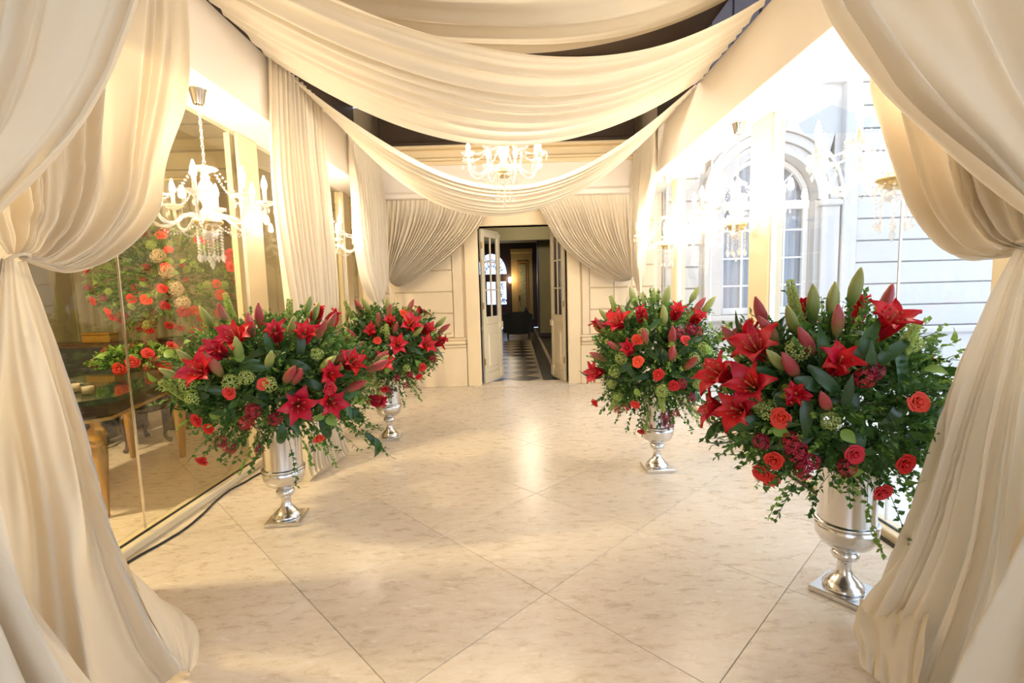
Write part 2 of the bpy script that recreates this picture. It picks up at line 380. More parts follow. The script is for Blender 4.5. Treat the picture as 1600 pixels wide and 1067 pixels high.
# ---- glazed side walls
def side_wall(name, label, X, XI, sgn, gmat, posts, joints, segs):
    w = struct(name, label, (X, 0, 0), 'wall')
    a, b = sorted((XI, X+sgn*0.06))
    part('header_beam', MB().box(a, b, YF, YB-0.001, ZB, ZT, 0.006), M['beam'], w, world=True)
    a, b = sorted((X+sgn*0.02, X+sgn*0.12))
    part('upper_panelling', MB().box(a, b, YF, YB-0.001, ZT+0.002, ZC-0.002), M['dark_wood'], w, world=True)
    a, b = sorted((X-sgn*0.055, X+sgn*0.07))
    part('sill', MB().box(a, b, YF, YB-0.09, 0.0, 0.055, 0.006), M['frame'], w, world=True)
    a, b = sorted((X-sgn*0.008, X+sgn*0.012))
    part('glazing_channel', MB().box(a, b, YF, YB-0.09, 0.0555, 0.062, 0.002), M['black'], w, world=True)
    for y0, y1 in posts:
        a, b = sorted((X-sgn*0.03, X+sgn*0.09))
        p = part('pillar', MB().box(a, b, y0, y1, 0.056, ZB-0.001, 0.008), M['frame'], w, world=True)
        for yy in (y0-0.012, y1+0.002):
            a, b = sorted((X-sgn*0.012, X+sgn*0.03))
            mb = MB().box(a, b, yy, yy+0.010, 0.076, ZB-0.002); q = part('gasket', mb, M['chrome'], None)
            q.parent = p; q.location = (-X, 0, 0)
    for y0, y1 in segs:
        a, b = sorted((X-0.004, X+0.004))
        part('glass_pane', MB().box(a, b, y0, y1, 0.063, ZB-0.004), gmat, w, world=True)
    for y in joints:
        a, b = sorted((X-0.006, X+0.006))
        part('glass_joint', MB().box(a, b, y-0.004, y+0.004, 0.078, ZB-0.005), M['silver'], w, world=True)
    return w
wall_left = side_wall('wall_left', 'glazed left gallery wall with smoked panes under a white beam', XL, XLI, -1, M['glass_l'],
    [(-0.2,0.15),(2.05,2.38),(4.36,4.69),(6.95,7.20)], [1.2,2.97,5.75],
    [(YF,-0.22),(0.17,1.194),(1.206,2.03),(2.40,2.964),(2.976,4.34),(4.71,5.744),(5.756,6.93),(7.22,YB-0.1)])
wall_right = side_wall('wall_right', 'glazed right gallery wall with clear panes facing the courtyard', XR, XRI, 1, M['glass'],
    [(-0.2,0.15),(1.95,2.28),(4.28,4.64),(6.70,6.93)], [1.0,2.86,5.6],
    [(YF,-0.22),(0.17,0.994),(1.006,1.93),(2.30,2.854),(2.866,4.26),(4.66,5.594),(5.606,6.68),(6.95,YB-0.1)])
part('cable_trunking', MB().box(2.085, 2.108, YF, YB-0.1, 0.001, 0.012, 0.002), M['black'], wall_right, world=True)
for k in range(4):
    y = 4.0+k*0.55
    part('clerestory_panel', MB().box(2.155, 2.187, y+0.02, y+0.52, 3.74, ZC-0.03, 0.004), M['sky_tone'], wall_right, world=True)
# ---- back wall = stone facade of the house
wb = struct('wall_back', 'cream stone end wall with a moulded dado around the double doors', (0, YB, 0), 'wall')
DX0, DX1, DZ = -0.57, 0.80, 2.49
def wpart(n, mb, m, par=None): return part(n, mb, m, par or wb, world=True)
mb = MB().box(XL-0.1, DX0, YB+0.03, YB+0.24, 0, ZC).box(DX1, XR+0.1, YB+0.03, YB+0.24, 0, ZC).box(DX0, DX1, YB+0.03, YB+0.24, DZ, ZC)
wpart('backing', mb, M['stone'])
for xa, xb, side in ((XL+0.02, DX0-0.26, -1), (DX1+0.23, XR-0.02, 1)):
    for k in range(7):
        z0 = 0.83+0.335*k if k else 0.775; z1 = 0.83+0.335*(k+1)
        z1 = min(z1, 2.86)
        if z0 > 2.8: continue
        # each course is broken by a margin strip next to the door
        if side < 0: segs = [(xa, xb-0.16), ]
        else: segs = [(xb-0.62, xb), (xa+0.12, xb-0.63)]
        for s0, s1 in segs: wpart('stone_course', MB().box(s0, s1, YB+0.002, YB+0.04, z0+0.009, z1-0.009, 0.007), M['stone'])
    s0, s1 = (xb-0.15, xb) if side < 0 else (xa, xa+0.11)
    wpart('margin_strip', MB().box(s0, s1, YB-0.006, YB+0.04, 0.775, 2.86, 0.006), M['stone'])
    d0, d1 = (xa, xb+0.03) if side < 0 else (xa-0.03, xb)
    wpart('plinth', MB().box(d0, d1, YB-0.03, YB+0.04, 0.0, 0.62, 0.006), M['stone'])
    wpart('dado_moulding', MB().box(d0, d1, YB-0.055, YB+0.04, 0.621, 0.67, 0.015).box(d0-0.0, d1, YB-0.085, YB+0.04, 0.671, 0.73, 0.02).box(d0, d1, YB-0.03, YB+0.04, 0.731, 0.772, 0.015), M['stone'])
for x0, x1 in ((DX0-0.22, DX0), (DX1, DX1+0.20)):
    wpart('door_jamb', MB().box(x0, x1, YB-0.02, YB+0.24, 0, DZ+0.22, 0.012), M['paint'])
wpart('door_head', MB().box(DX0, DX1, YB-0.02, YB+0.24, DZ, DZ+0.22, 0.012), M['paint'])
wpart('lintel_panel', MB().box(DX0-0.22, DX1+0.2, YB-0.005, YB+0.03, DZ+0.225, 2.865, 0.006), M['stone'])
wpart('threshold', MB().box(DX0-0.12, DX1+0.12, YB-0.16, YB+0.30, 0.0015, 0.012, 0.004), M['floor'])
wpart('cornice', MB().box(XLI, XRI, YB-0.34, YB-0.03, 2.875, 2.95, 0.01).box(XLI, XRI, YB-0.31, YB-0.03, 2.951, 2.975, 0.006), M['beam'])
wpart('frieze', MB().box(XLI, XRI, YB-0.30, YB+0.02, 2.976, 3.34, 0.004), M['beam'])
wpart('crown_moulding', MB().box(XLI, XRI, YB-0.32, YB+0.02, 3.341, 3.40, 0.01).box(XLI, XRI, YB-0.37, YB+0.02, 3.401, 3.43, 0.008).box(XLI, XRI, YB-0.34, YB+0.02, 3.431, 3.56, 0.02).box(XLI, XRI, YB-0.42, YB+0.02, 3.561, 3.60, 0.008), M['paint'])
wpart('wood_band', MB().box(XLI, XRI, YB-0.36, YB+0.02, 3.601, 3.66, 0.006).box(XLI, XRI, YB-0.25, YB+0.02, 3.661, ZC-0.002, 0.01), M['dark_wood'])
# ---- courtyard facade to the right (same building) with the arched window
wc = struct('wall_courtyard', 'pale stone courtyard facade with the arched window outside the glass', (4, YB, 0), 'wall')
WX0, WX1, WZ0, WZS = 3.22, 4.62, 1.02, 2.75        # window opening: sides, sill, springing
WCX, WR = (WX0+WX1)/2, (WX1-WX0)/2
def cpart(n, mb, m, par=None): return part(n, mb, m, par or wc, world=True)
cpart('backing', MB().box(XR+0.13, WX0-0.28, YB+0.06, YB+0.4, -0.1, 7.5).box(WX1+0.28, 13, YB+0.06, YB+0.4, -0.1, 7.5).box(WX0-0.28, WX1+0.28, YB+0.06, YB+0.4, -0.1, WZ0).box(WX0-0.28, WX1+0.28, YB+0.06, YB+0.4, WZS+WR+0.3, 7.5), M['stone_ext'])
# spandrel around the arch
def arch_ring(mb, cx, zs, r0, r1, y0, y1, n=24):
    v = []; f = []
    for i in range(n+1):
        a = PI*i/n
        for r in (r0, r1):
            for y in (y0, y1): v.append((cx-r*math.cos(a), y, zs+r*math.sin(a)))
    for i in range(n):
        o = i*4; q = o+4
        f += [(o,q,q+2,o+2),(o+1,o+3,q+3,q+1),(o,o+1,q+1,q),(o+2,q+2,q+3,o+3)]
    return mb.add(v, f)
def spandrel(mb, cx, zs, r, x0, x1, z1, y0, y1, n=24):
    v = []; f = []
    for i in range(n+1):
        a = PI*i/n; x = cx-r*math.cos(a); z = zs+r*math.sin(a)
        tx = x0+(x1-x0)*i/n
        for y in (y0, y1): v.append((x,y,z)); v.append((tx,y,z1))
    for i in range(n):
        o = i*4; q = o+4; f += [(o,q,q+1,o+1),(o+2,o+3,q+3,q+2),(o,o+2,q+2,q)]
    return mb.add(v, f)
cpart('spandrel', spandrel(MB(), WCX, WZS, WR+0.02, WX0-0.28, WX1+0.28, WZS+WR+0.3, YB+0.06, YB+0.4), M['stone_ext'])
cpart('window_reveal', MB().box(WX0-0.28, WX0, YB+0.03, YB+0.4, WZ0, WZS, 0.01).box(WX1, WX1+0.28, YB+0.03, YB+0.4, WZ0, WZS, 0.01), M['stone_ext'])
cpart('archivolt', arch_ring(MB(), WCX, WZS, WR+0.01, WR+0.16, YB-0.03, YB+0.3), M['stone_ext'])
cpart('archivolt', arch_ring(MB(), WCX, WZS, WR+0.17, WR+0.30, YB-0.07, YB+0.1), M['stone_ext'])
cpart('archivolt', arch_ring(MB(), WCX, WZS, WR+0.31, WR+0.36, YB-0.11, YB+0.1), M['stone_ext'])
cpart('keystone', MB().prism_y([(WCX-0.09, WZS+WR+0.02),(WCX+0.09, WZS+WR+0.02),(WCX+0.14, WZS+WR+0.42),(WCX-0.14, WZS+WR+0.42)], YB-0.15, YB+0.05), M['stone_ext'])
for x0, x1 in ((WX0-0.36, WX0-0.01), (WX1+0.01, WX1+0.36)):
    cpart('impost', MB().box(x0, x1, YB-0.09, YB+0.1, WZS-0.10, WZS-0.005, 0.02), M['stone_ext'])
    cpart('window_pilaster', MB().box(x0+0.05, x1-0.02, YB-0.04, YB+0.1, WZ0, WZS-0.101, 0.012), M['stone_ext'])
cpart('window_sill', MB().box(WX0-0.4, WX1+0.4, YB-0.12, YB+0.2, WZ0-0.09, WZ0, 0.02), M['stone_ext'])
rnd = random.Random(4)
for k in range(14):
    z0 = 0.78+0.333*k; z1 = z0+0.333
    spans = [(XR+0.15, WX0-0.37), (WX1+0.62, 11.5)]
    if k > 10: spans = [(XR+0.15, 11.5)]
    for a, b in spans:
        x = a
        while x < b-0.05:
            w = 3.4; x2 = min(b, x+w+(0.0 if x > a else (0.55 if k % 2 else 0)))
            if b-x2 < 0.3: x2 = b
            cpart('stone_block', MB().box(x+0.004, x2-0.004, YB+0.004, YB+0.07, z0+0.010, z1-0.010, 0.008), M['stone_ext'])
            x = x2
cpart('wall_pilaster', MB().box(WX1+0.37, WX1+0.60, YB-0.05, YB+0.07, 0.78, 4.45, 0.012), M['stone_ext'])
cpart('plinth', MB().box(XR+0.15, 12, YB-0.05, YB+0.1, -0.1, 0.66, 0.01), M['stone_ext'])
cpart('plinth_moulding', MB().box(XR+0.15, 12, YB-0.11, YB+0.1, 0.661, 0.775, 0.03), M['stone_ext'])
window = struct('window_1', 'tall arched courtyard window with white glazing bars and grey nets', (WCX, YB+0.25, WZ0), 'window')
def npart(n, mb, m): return part(n, mb, m, window, world=True)
yw = YB+0.20
npart('frame', MB().box(WX0, WX0+0.08, yw, yw+0.07, WZ0, WZS, 0.008).box(WX1-0.08, WX1, yw, yw+0.07, WZ0, WZS, 0.008).box(WX0, WX1, yw, yw+0.07, WZ0, WZ0+0.10, 0.008), M['white_frame'])
npart('transom', MB().box(WX0, WX1, yw-0.03, yw+0.07, WZS-0.10, WZS+0.03, 0.01), M['white_frame'])
npart('arch_frame', arch_ring(MB(), WCX, WZS, WR-0.07, WR, yw, yw+0.07), M['white_frame'])
npart('meeting_stile', MB().box(WCX-0.06, WCX+0.06, yw-0.005, yw+0.06, WZ0+0.1, WZS-0.1, 0.008), M['white_frame'])
for x in (WX0+0.37, WX1-0.37): npart('glazing_bar', MB().box(x-0.014, x+0.014, yw+0.01, yw+0.04, WZ0+0.1, WZS-0.1), M['white_frame'])
for z in (1.47, 1.90, 2.33): npart('glazing_bar', MB().box(WX0+0.08, WX1-0.08, yw+0.012, yw+0.042, z-0.013, z+0.013), M['white_frame'])
npart('fan_bar', arch_ring(MB(), WCX, WZS, 0.27, 0.30, yw+0.01, yw+0.04, 14), M['white_frame'])
for a in (45, 90, 135):
    ca, sa = math.cos(R(a)), math.sin(R(a)); p0 = Vector((WCX+0.28*ca, yw+0.025, WZS+0.28*sa)); p1 = Vector((WCX+(WR-0.03)*ca, yw+0.025, WZS+(WR-0.03)*sa))
    npart('fan_bar', MB().tube([p0, p1], 0.016, 6), M['white_frame'])
npart('glass_pane', MB().box(WX0+0.05, WX1-0.05, yw+0.045, yw+0.052, WZ0+0.05, WZS), M['glass'])
pg = [(WCX-(WR-0.03)*math.cos(PI*i/20), WZS+(WR-0.03)*math.sin(PI*i/20)) for i in range(21)]
npart('glass_pane', MB().prism_y(pg, yw+0.045, yw+0.052), M['glass'])
G = []
for i in range(90):
    x = WX0+0.02+(WX1-WX0-0.04)*i/89; y = yw+0.16+0.02*math.sin(i*0.9)
    G.append([(x, y, WZ0), (x, y, WZS+WR)])
npart('net_curtain', MB().grid(G), M['net'])
npart('room_back', MB().box(WX0-0.2, WX1+0.2, YB+0.5, YB+0.55, 0.8, 4.2), M['hall_wall'])
court = put('floor_courtyard', MB().box(2.305, 14, YF-4, YB-0.05, -0.16, -0.05).mesh('floor_courtyard', M['pave'])); court['kind'] = 'structure'
pv = MB().box(-0.595, 0.595, -0.595, 0.595, 0, 0.03, 0.006).mesh('paving_slab', M['pave'])
for i in range(6):
    for j in range(8): put('paving_slab', pv, court, (2.92+1.2*i, 7.10-1.2*j, -0.05))
# ---- lounge beyond the left glass
wl = struct('wall_lounge', 'dim stone wall of the lounge seen through the left glass', (-4.6, YB, 0), 'wall')
part('backing', MB().box(-7.1, XL-0.11, YB+0.06, YB+0.2, 0, 4.6), M['room_wall'], wl, world=True)
for k in range(11):
    z0 = 0.78+0.335*k; x = -7.0
    for a, b in ((-7.0,-5.6),(-5.6,-4.35),(-3.15,-2.95),(-2.95,XL-0.12)):
        part('stone_block', MB().box(a+0.004, b-0.004, YB+0.004, YB+0.07, z0+0.01, z0+0.325, 0.008), M['room_wall'], wl, world=True)
part('plinth', MB().box(-7.0, XL-0.12, YB-0.05, YB+0.07, 0, 0.77, 0.02), M['room_wall'], wl, world=True)
for x in (-4.25, -3.25):
    part('pilaster', MB().box(x-0.09, x+0.09, YB-0.06, YB+0.07, 0.775, 3.7, 0.015), M['room_wall'], wl, world=True)
part('panel', MB().box(-4.15, -3.35, YB+0.0, YB+0.07, 0.9, 3.5, 0.02), M['room_wall'], wl, world=True)
part('cornice', MB().box(-7.0, XL-0.12, YB-0.16, YB+0.07, 3.72, 3.9, 0.04), M['room_wall'], wl, world=True)
wl2 = put('wall_lounge_side', MB().box(-7.1, -6.95, YF, YB, 0, 4.6).mesh('wall_lounge_side', M['room_wall'])); wl2['kind'] = 'structure'
cl2 = put('ceiling_lounge', MB().box(-7.1, XL-0.13, YF, YB+0.2, 4.3, 4.4).mesh('ceiling_lounge', M['room_wall'])); cl2['kind'] = 'structure'
wf = put('wall_front', MB().box(-7.1, -1.7, YF-0.15, YF, 0, 4.6).box(1.6, 2.6, YF-0.15, YF, 0, 4.6).box(-1.7, 1.6, YF-0.15, YF, 3.1, 4.6).mesh('wall_front', M['paint'])); wf['kind'] = 'structure'
terrace = put('floor_entrance', MB().box(-7, 2.3, YF-6, YF-0.001, -0.12, -0.02).mesh('floor_entrance', M['pave'])); terrace['kind'] = 'structure'
# ---- hall beyond the doors
HY0, HY1, HXL, HXR, HZ = YB+0.24, 20.0, -1.9, 1.35, 3.35
fh = put('floor_hall', MB().box(HXL, HXR, YB+0.242, HY1, -0.12, -0.012).mesh('floor_hall', M['chk_dark'])); fh['kind'] = 'structure'
hx, hy = 0.287, 0.30
dm = {}
for nm in ('chk_light', 'chk_dark'): dm[nm] = slab_mesh([(-hx+.001,0),(0,-hy+.001),(hx-.001,0),(0,hy-.001)], 0.0, 0.001).mesh('marble_tile', M[nm])
cnt = 0
for j in range(0, 40):
    for i in range(-3, 3):
        cx = 0.12+hx*i; cy = 8.40+hy*j
        if cx+hx > 0.42 or cx-hx < -1.15 or cy > 19.6: continue
        if (i+j) % 2: continue
        if i % 2 == 0: put('marble_tile', dm['chk_dark'], fh, (cx, cy, -0.0))
        else: put('marble_tile', dm['chk_light'], fh, (cx, cy, 0.0))
part('light_border', MB().box(0.36, 0.415, 8.10, 19.6, -0.011, -0.001), M['chk_light'], fh)
part('light_border', MB().box(-1.15, 0.36, 8.10, 19.6, -0.011, -0.0035), M['chk_light'], fh)
part('border_strip', MB().box(0.66, 0.73, 8.3, 19.6, -0.011, -0.001), M['chk_light'], fh)
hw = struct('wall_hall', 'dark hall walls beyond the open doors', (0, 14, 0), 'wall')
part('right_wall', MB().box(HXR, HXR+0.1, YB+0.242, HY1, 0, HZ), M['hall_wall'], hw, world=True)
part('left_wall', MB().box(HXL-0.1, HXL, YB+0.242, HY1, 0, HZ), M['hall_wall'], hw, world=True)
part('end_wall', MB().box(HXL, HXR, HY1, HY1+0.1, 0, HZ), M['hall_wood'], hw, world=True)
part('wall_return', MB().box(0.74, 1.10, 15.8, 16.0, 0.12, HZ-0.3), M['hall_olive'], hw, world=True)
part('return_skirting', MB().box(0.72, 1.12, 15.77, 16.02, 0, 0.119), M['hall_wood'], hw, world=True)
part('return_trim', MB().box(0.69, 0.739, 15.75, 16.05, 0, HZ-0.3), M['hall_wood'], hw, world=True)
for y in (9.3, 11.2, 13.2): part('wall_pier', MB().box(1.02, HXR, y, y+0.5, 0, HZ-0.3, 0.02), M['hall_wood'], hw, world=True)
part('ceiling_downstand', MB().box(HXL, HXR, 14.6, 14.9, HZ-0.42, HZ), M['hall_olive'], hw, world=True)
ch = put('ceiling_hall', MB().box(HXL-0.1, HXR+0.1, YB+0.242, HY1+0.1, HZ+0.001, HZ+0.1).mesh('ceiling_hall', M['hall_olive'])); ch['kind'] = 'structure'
gp = struct('door_3', 'gilt door with a green brocade panel at the end of the hall', (0.26, HY1-0.03, 0), 'door')
def gpart(n, mb, m, par=gp): return part(n, mb, m, par, world=True)
gpart('leaf', MB().box(-0.16, 0.68, HY1-0.05, HY1-0.002, 0, 2.95), M['hall_gold'])
gpart('border', MB().box(0.06, 0.49, HY1-0.075, HY1-0.051, 0.4, 2.62), M['hall_orange'])
gpart('brocade_panel', MB().box(0.14, 0.41, HY1-0.095, HY1-0.076, 0.5, 2.52), M['brocade'])
gpart('head_moulding', MB().box(-0.18, 0.70, HY1-0.10, HY1-0.002, 2.951, 3.12, 0.02), M['hall_gold'])
gpart('handle', MB().box(0.12, 0.15, HY1-0.13, HY1-0.096, 1.05, 1.30, 0.01), M['black'])
fd = struct('door_4', 'dark wooden front door with daylit stained glass at the end of the hall', (-0.85, HY1-0.03, 0), 'door')
gpart('leaf', MB().box(-1.5, -0.28, HY1-0.05, HY1-0.002, 0.03, 2.15), M['hall_wood'], fd)
gpart('glazed_panel', MB().box(-0.66, -0.38, HY1-0.06, HY1-0.051, 0.95, 1.85), M['stained'], fd)
gpart('glazed_panel', MB().box(-1.15, -0.80, HY1-0.06, HY1-0.051, 0.95, 1.85), M['stained'], fd)
pg = [(-0.95-0.60*math.cos(PI*i/20), 2.15+0.80*math.sin(PI*i/20)) for i in range(21)]
gpart('fanlight', MB().prism_y(pg, HY1-0.06, HY1-0.051), M['stained'], fd)
mb = MB()
for rr in (0.25, 0.42): mb.tube([(-0.95-rr*math.cos(PI*i/16), HY1-0.07, 2.15+rr*1.33*math.sin(PI*i/16)) for i in range(17)], 0.014, 5)
for a in range(15, 180, 25): mb.tube([(-0.95-0.2*math.cos(R(a)), HY1-0.07, 2.15+0.27*math.sin(R(a))), (-0.95-0.6*math.cos(R(a)), HY1-0.07, 2.15+0.8*math.sin(R(a)))], 0.013, 5)
rnd = random.Random(9)
for k in range(34):
    x = -0.64+0.24*rnd.random(); z = 1.0+0.8*rnd.random()
    mb.tube([(x+0.05*math.cos(t*1.2), HY1-0.07, z+0.06*math.sin(t*1.2)) for t in range(5)], 0.009, 5)
gpart('tracery', mb, M['lead'], fd)
gpart('door_rail', MB().box(-1.5, -0.28, HY1-0.075, HY1-0.051, 0.5, 0.58, 0.01).box(-1.5, -0.28, HY1-0.075, HY1-0.051, 0.2, 0.26, 0.01), M['hall_wood'], fd)
gpart('threshold_gap', MB().box(-1.4, -0.3, HY1-0.07, HY1-0.051, 0.0, 0.06), M['stained'], fd)
sn = thing('wall_sconce', 'small lit white wall lamp between the two doors at the hall end', 'lamp', (-0.22, HY1-0.002, 1.85))
part('backplate', MB().box(-0.05,0.05,-0.03,0.0,-0.12,0.12,0.01), M['hall_gold'], sn)
part('shade', MB().lathe([(0.05,0.0),(0.06,0.10),(0.045,0.22),(0.03,0.23)], 12, (0,-0.10,-0.05)), M['lamp'], sn, True)
l = bpy.data.lights.new('sconce_glow', 'POINT'); l.energy = 9; l.color = (1.0,0.85,0.6); l.shadow_soft_size = 0.08
lo = bpy.data.objects.new('sconce_glow', l); COL.objects.link(lo); lo.parent = sn; lo.location = (0,-0.35,0.1)
# double doors standing open into the hall
def leaf(name, label, hx_, ang, w):
    d = struct(name, label, (hx_, YB+0.13, 0.014), 'door'); d.rotation_euler = (0, 0, ang)
    s = 1 if w > 0 else -1; w = abs(w); H = DZ-0.03; t = 0.022
    def q(n, x0, x1, z0, z1, m=M['frame'], y=t, bev=0.006, par=d):
        a, b = sorted((s*x0, s*x1)); return part(n, MB().box(a, b, -y, y, z0, z1, bev), m, par)
    q('stile', 0.0, 0.09, 0, H); q('stile', w-0.09, w, 0, H)
    q('rail', 0.091, w-0.091, H-0.12, H); q('rail', 0.091, w-0.091, 0.95, 1.07); q('rail', 0.091, w-0.091, 0, 0.16)
    q('lower_panel', 0.091, w-0.091, 0.161, 0.949, M['frame'], 0.010)
    q('raised_field', 0.14, w-0.14, 0.25, 0.80, M['frame'], 0.030, 0.02)
    q('muntin', w/2-0.012, w/2+0.012, 1.071, H-0.121, y=0.014)
    for z in (1.50, 1.95): q('muntin', 0.091, w-0.091, z-0.012, z+0.012, y=0.013)
    zz = [1.071, 1.488, 1.512, 1.938, 1.962, H-0.121]
    for a in range(3):
        for x0, x1 in ((0.091, w/2-0.0125), (w/2+0.0125, w-0.091)):
            q('glass_pane', x0, x1, zz[2*a]+0.0005, zz[2*a+1]-0.0005, M['glass'], 0.003, 0)
    q('carved_bracket', w-0.085, w+0.03, 0.86, 0.98, y=0.04, bev=0.02); q('carved_foot', w-0.10, w+0.02, 0.02, 0.20, y=0.04, bev=0.02)
    q('carved_cap', w-0.07, w+0.03, H-0.12, H-0.03, y=0.035, bev=0.02)
    for z in (0.35, 1.25, 2.2): part('hinge', MB().lathe([(0.012, -0.05), (0.012, 0.05)], 8, (0, -0.026, z)), M['gold'], d)
    return d
leaf('door_1', 'left cream glazed leaf of the open double doors', DX0+0.03, R(62), 0.58)
leaf('door_2', 'right cream glazed leaf of the open double doors', DX1-0.03, R(-74), -0.58)
hl = thing('ceiling_lamp', 'lit white strip lamp on the hall ceiling', 'lamp', (0.36, 12.6, HZ))
part('diffuser', MB().box(-0.25, 0.12, -0.12, 0.12, -0.06, -0.02, 0.01), M['lamp'], hl)
l = bpy.data.lights.new('hall_glow', 'POINT'); l.energy = 60; l.color = (1.0,0.88,0.68); l.shadow_soft_size = 0.12
lo = bpy.data.objects.new('hall_glow', l); COL.objects.link(lo); lo.parent = hl; lo.location = (-0.07,0,-0.2)
part('mounting', MB().box(-0.27, 0.14, -0.14, 0.14, -0.019, 0.0, 0.004), M['white_frame'], hl)
# ================================================================== DRAPERY
def hang(E0, E1, nu, nv, N, amp, seed, parent, name='drape', **kw):
    return part(name, MB().grid(cloth(E0, E1, nu, nv, N, amp, seed, **kw)), M['cloth'], parent, True, True)
def tie(parent, c, rx, ry, rz, tilt=0.0, name='tie_band'):
    mb = MB(); pts = [(c[0]+rx*math.cos(2*PI*i/20), c[1]+ry*math.sin(2*PI*i/20), c[2]+tilt*math.cos(2*PI*i/20)) for i in range(21)]
    return part(name, mb.tube(pts, rz, 8), M['cloth'], parent, True, True)
def amp_up(a0):   # folded at the rail, full in the middle, pinched at the tie
    return lambda u, v: a0*(0.35+1.0*sstep(0, 0.35, v))*(1-0.72*sstep(0.80, 1.0, v))
def amp_tail(a0):
    return lambda u, v: a0*(0.22+0.9*sstep(0.0, 0.55, v))
# -- left front curtain, tied back to the glass wall
LA = thing('tied_curtain', 'long cream curtain tied back at the left front, its tail pooling beside the cable', 'curtain', (-1.8, 1.9, 0), 'tied cream curtains')
hang([(-1.93,1.25,3.42),(-1.93,1.35,2.9),(-1.95,1.55,2.3),(-1.93,1.77,1.9),(-1.89,1.865,1.69)],
     [(-1.90,3.16,3.40),(-1.9,3.12,3.15),(-1.9,3.07,2.95),(-1.9,2.93,2.59),(-1.9,2.76,2.23),(-1.88,2.58,1.93),(-1.86,2.30,1.70),(-1.86,2.08,1.62),(-1.875,1.915,1.66)],
     190, 80, 10, amp_up(0.058), 3, LA, wpow=0.85)
tie(LA, (-1.88,1.89,1.665), 0.034, 0.034, 0.007, 0.02)
hang([(-1.90,1.862,1.675),(-2.02,1.60,1.2),(-2.12,1.40,0.6),(-2.18,1.30,0.10),(-2.20,1.26,0.02)],
     [(-1.868,1.912,1.655),(-1.81,1.905,1.45),(-1.72,1.90,1.0),(-1.60,1.90,0.48),(-1.48,1.88,0.17),(-1.40,1.87,0.06),(-1.37,1.86,0.02)],
     130, 60, 5, amp_tail(0.075), 7, LA, 'tail', wpow=1.0, mid=[(-1.88,1.84,1.665),(-1.86,1.72,1.2),(-1.82,1.62,0.6),(-1.70,1.50,0.12),(-1.66,1.46,0.015)])
hang([(-1.86,2.26,0.012),(-1.70,2.24,0.012),(-1.56,2.17,0.012),(-1.45,2.06,0.012),(-1.37,1.93,0.012),(-1.34,1.84,0.012)],
     [(-1.80,1.95,0.60),(-1.68,1.91,0.50),(-1.58,1.89,0.36),(-1.50,1.87,0.22),(-1.43,1.85,0.10),(-1.38,1.82,0.02)], 40, 50, 1.2, lambda u,v: 0.012*math.sin(PI*u)+0.004, 12, LA, 'puddle',
     mid=[(-1.85,2.18,0.20),(-1.70,2.14,0.17),(-1.57,2.07,0.14),(-1.47,1.98,0.10),(-1.40,1.90,0.06),(-1.35,1.83,0.03)])
# -- right front curtain
RA = thing('tied_curtain', 'long ochre-lit curtain tied back at the right front beside the tall lilies', 'curtain', (1.7, 1.85, 0), 'tied cream curtains')
hang([(1.75,1.20,3.42),(1.77,1.30,2.9),(1.80,1.48,2.2),(1.80,1.63,1.8),(1.775,1.705,1.63)],
     [(1.72,2.36,3.40),(1.68,2.33,2.85),(1.62,2.31,2.38),(1.62,2.25,2.13),(1.62,2.18,1.96),(1.63,2.09,1.77),(1.67,1.97,1.595),(1.71,1.85,1.565),(1.75,1.79,1.595)],
     180, 80, 9, amp_up(0.058), 21, RA, wpow=0.85)
tie(RA, (1.765,1.745,1.61), 0.031, 0.037, 0.007, -0.01)
hang([(1.775,1.71,1.62),(1.86,1.50,1.2),(1.90,1.32,0.6),(1.92,1.22,0.10),(1.92,1.20,0.02)],
     [(1.745,1.775,1.60),(1.69,1.82,1.4),(1.63,1.90,1.0),(1.56,1.98,0.5),(1.49,2.03,0.14),(1.44,2.02,0.03),(1.40,1.98,0.015)],
     130, 60, 6, amp_tail(0.060), 23, RA, 'tail', mid=[(1.765,1.735,1.61),(1.72,1.70,1.2),(1.64,1.68,0.6),(1.50,1.66,0.12),(1.44,1.62,0.015)])
hang([(1.46,2.04,0.12),(1.38,1.96,0.10),(1.33,1.86,0.05),(1.30,1.80,0.012)],[(1.56,1.80,0.30),(1.46,1.70,0.20),(1.38,1.62,0.08),(1.36,1.58,0.012)], 40, 24, 1.5, lambda u,v: 0.010, 29, RA, 'puddle')
# -- nearest pair, framing the entrance arch
LB = thing('tied_curtain', 'pale curtain swept across the upper left corner nearest the viewer', 'curtain', (-1.6, 1.35, 0), 'tied cream curtains')
hang([(-1.95,1.34,3.40),(-1.95,1.32,2.8),(-1.90,1.30,2.2),(-1.80,1.30,1.75),(-1.74,1.30,1.62)],
     [(-0.84,1.40,3.40),(-0.87,1.40,2.8),(-0.93,1.40,2.42),(-0.97,1.40,2.29),(-1.03,1.40,2.17),(-1.08,1.40,2.08),(-1.18,1.40,1.95),(-1.31,1.39,1.82),(-1.43,1.38,1.72),(-1.56,1.36,1.60),(-1.66,1.34,1.58)],
     130, 60, 7, amp_up(0.042), 31, LB, wpow=0.85)
tie(LB, (-1.70,1.32,1.60), 0.037, 0.028, 0.007, 0.01)
hang([(-1.76,1.28,1.60),(-1.88,1.22,1.1),(-1.95,1.15,0.5),(-2.0,1.10,0.02)],
     [(-1.67,1.35,1.58),(-1.66,1.45,1.1),(-1.60,1.50,0.66),(-1.46,1.52,0.34),(-1.33,1.52,0.10),(-1.26,1.51,0.02)],
     90, 50, 4, amp_tail(0.05), 35, LB, 'tail', mid=[(-1.71,1.31,1.59),(-1.72,1.28,1.1),(-1.68,1.26,0.6),(-1.55,1.22,0.02)])
RB = thing('tied_curtain', 'pale curtain swept across the upper right corner nearest the viewer', 'curtain', (1.6, 1.35, 0), 'tied cream curtains')
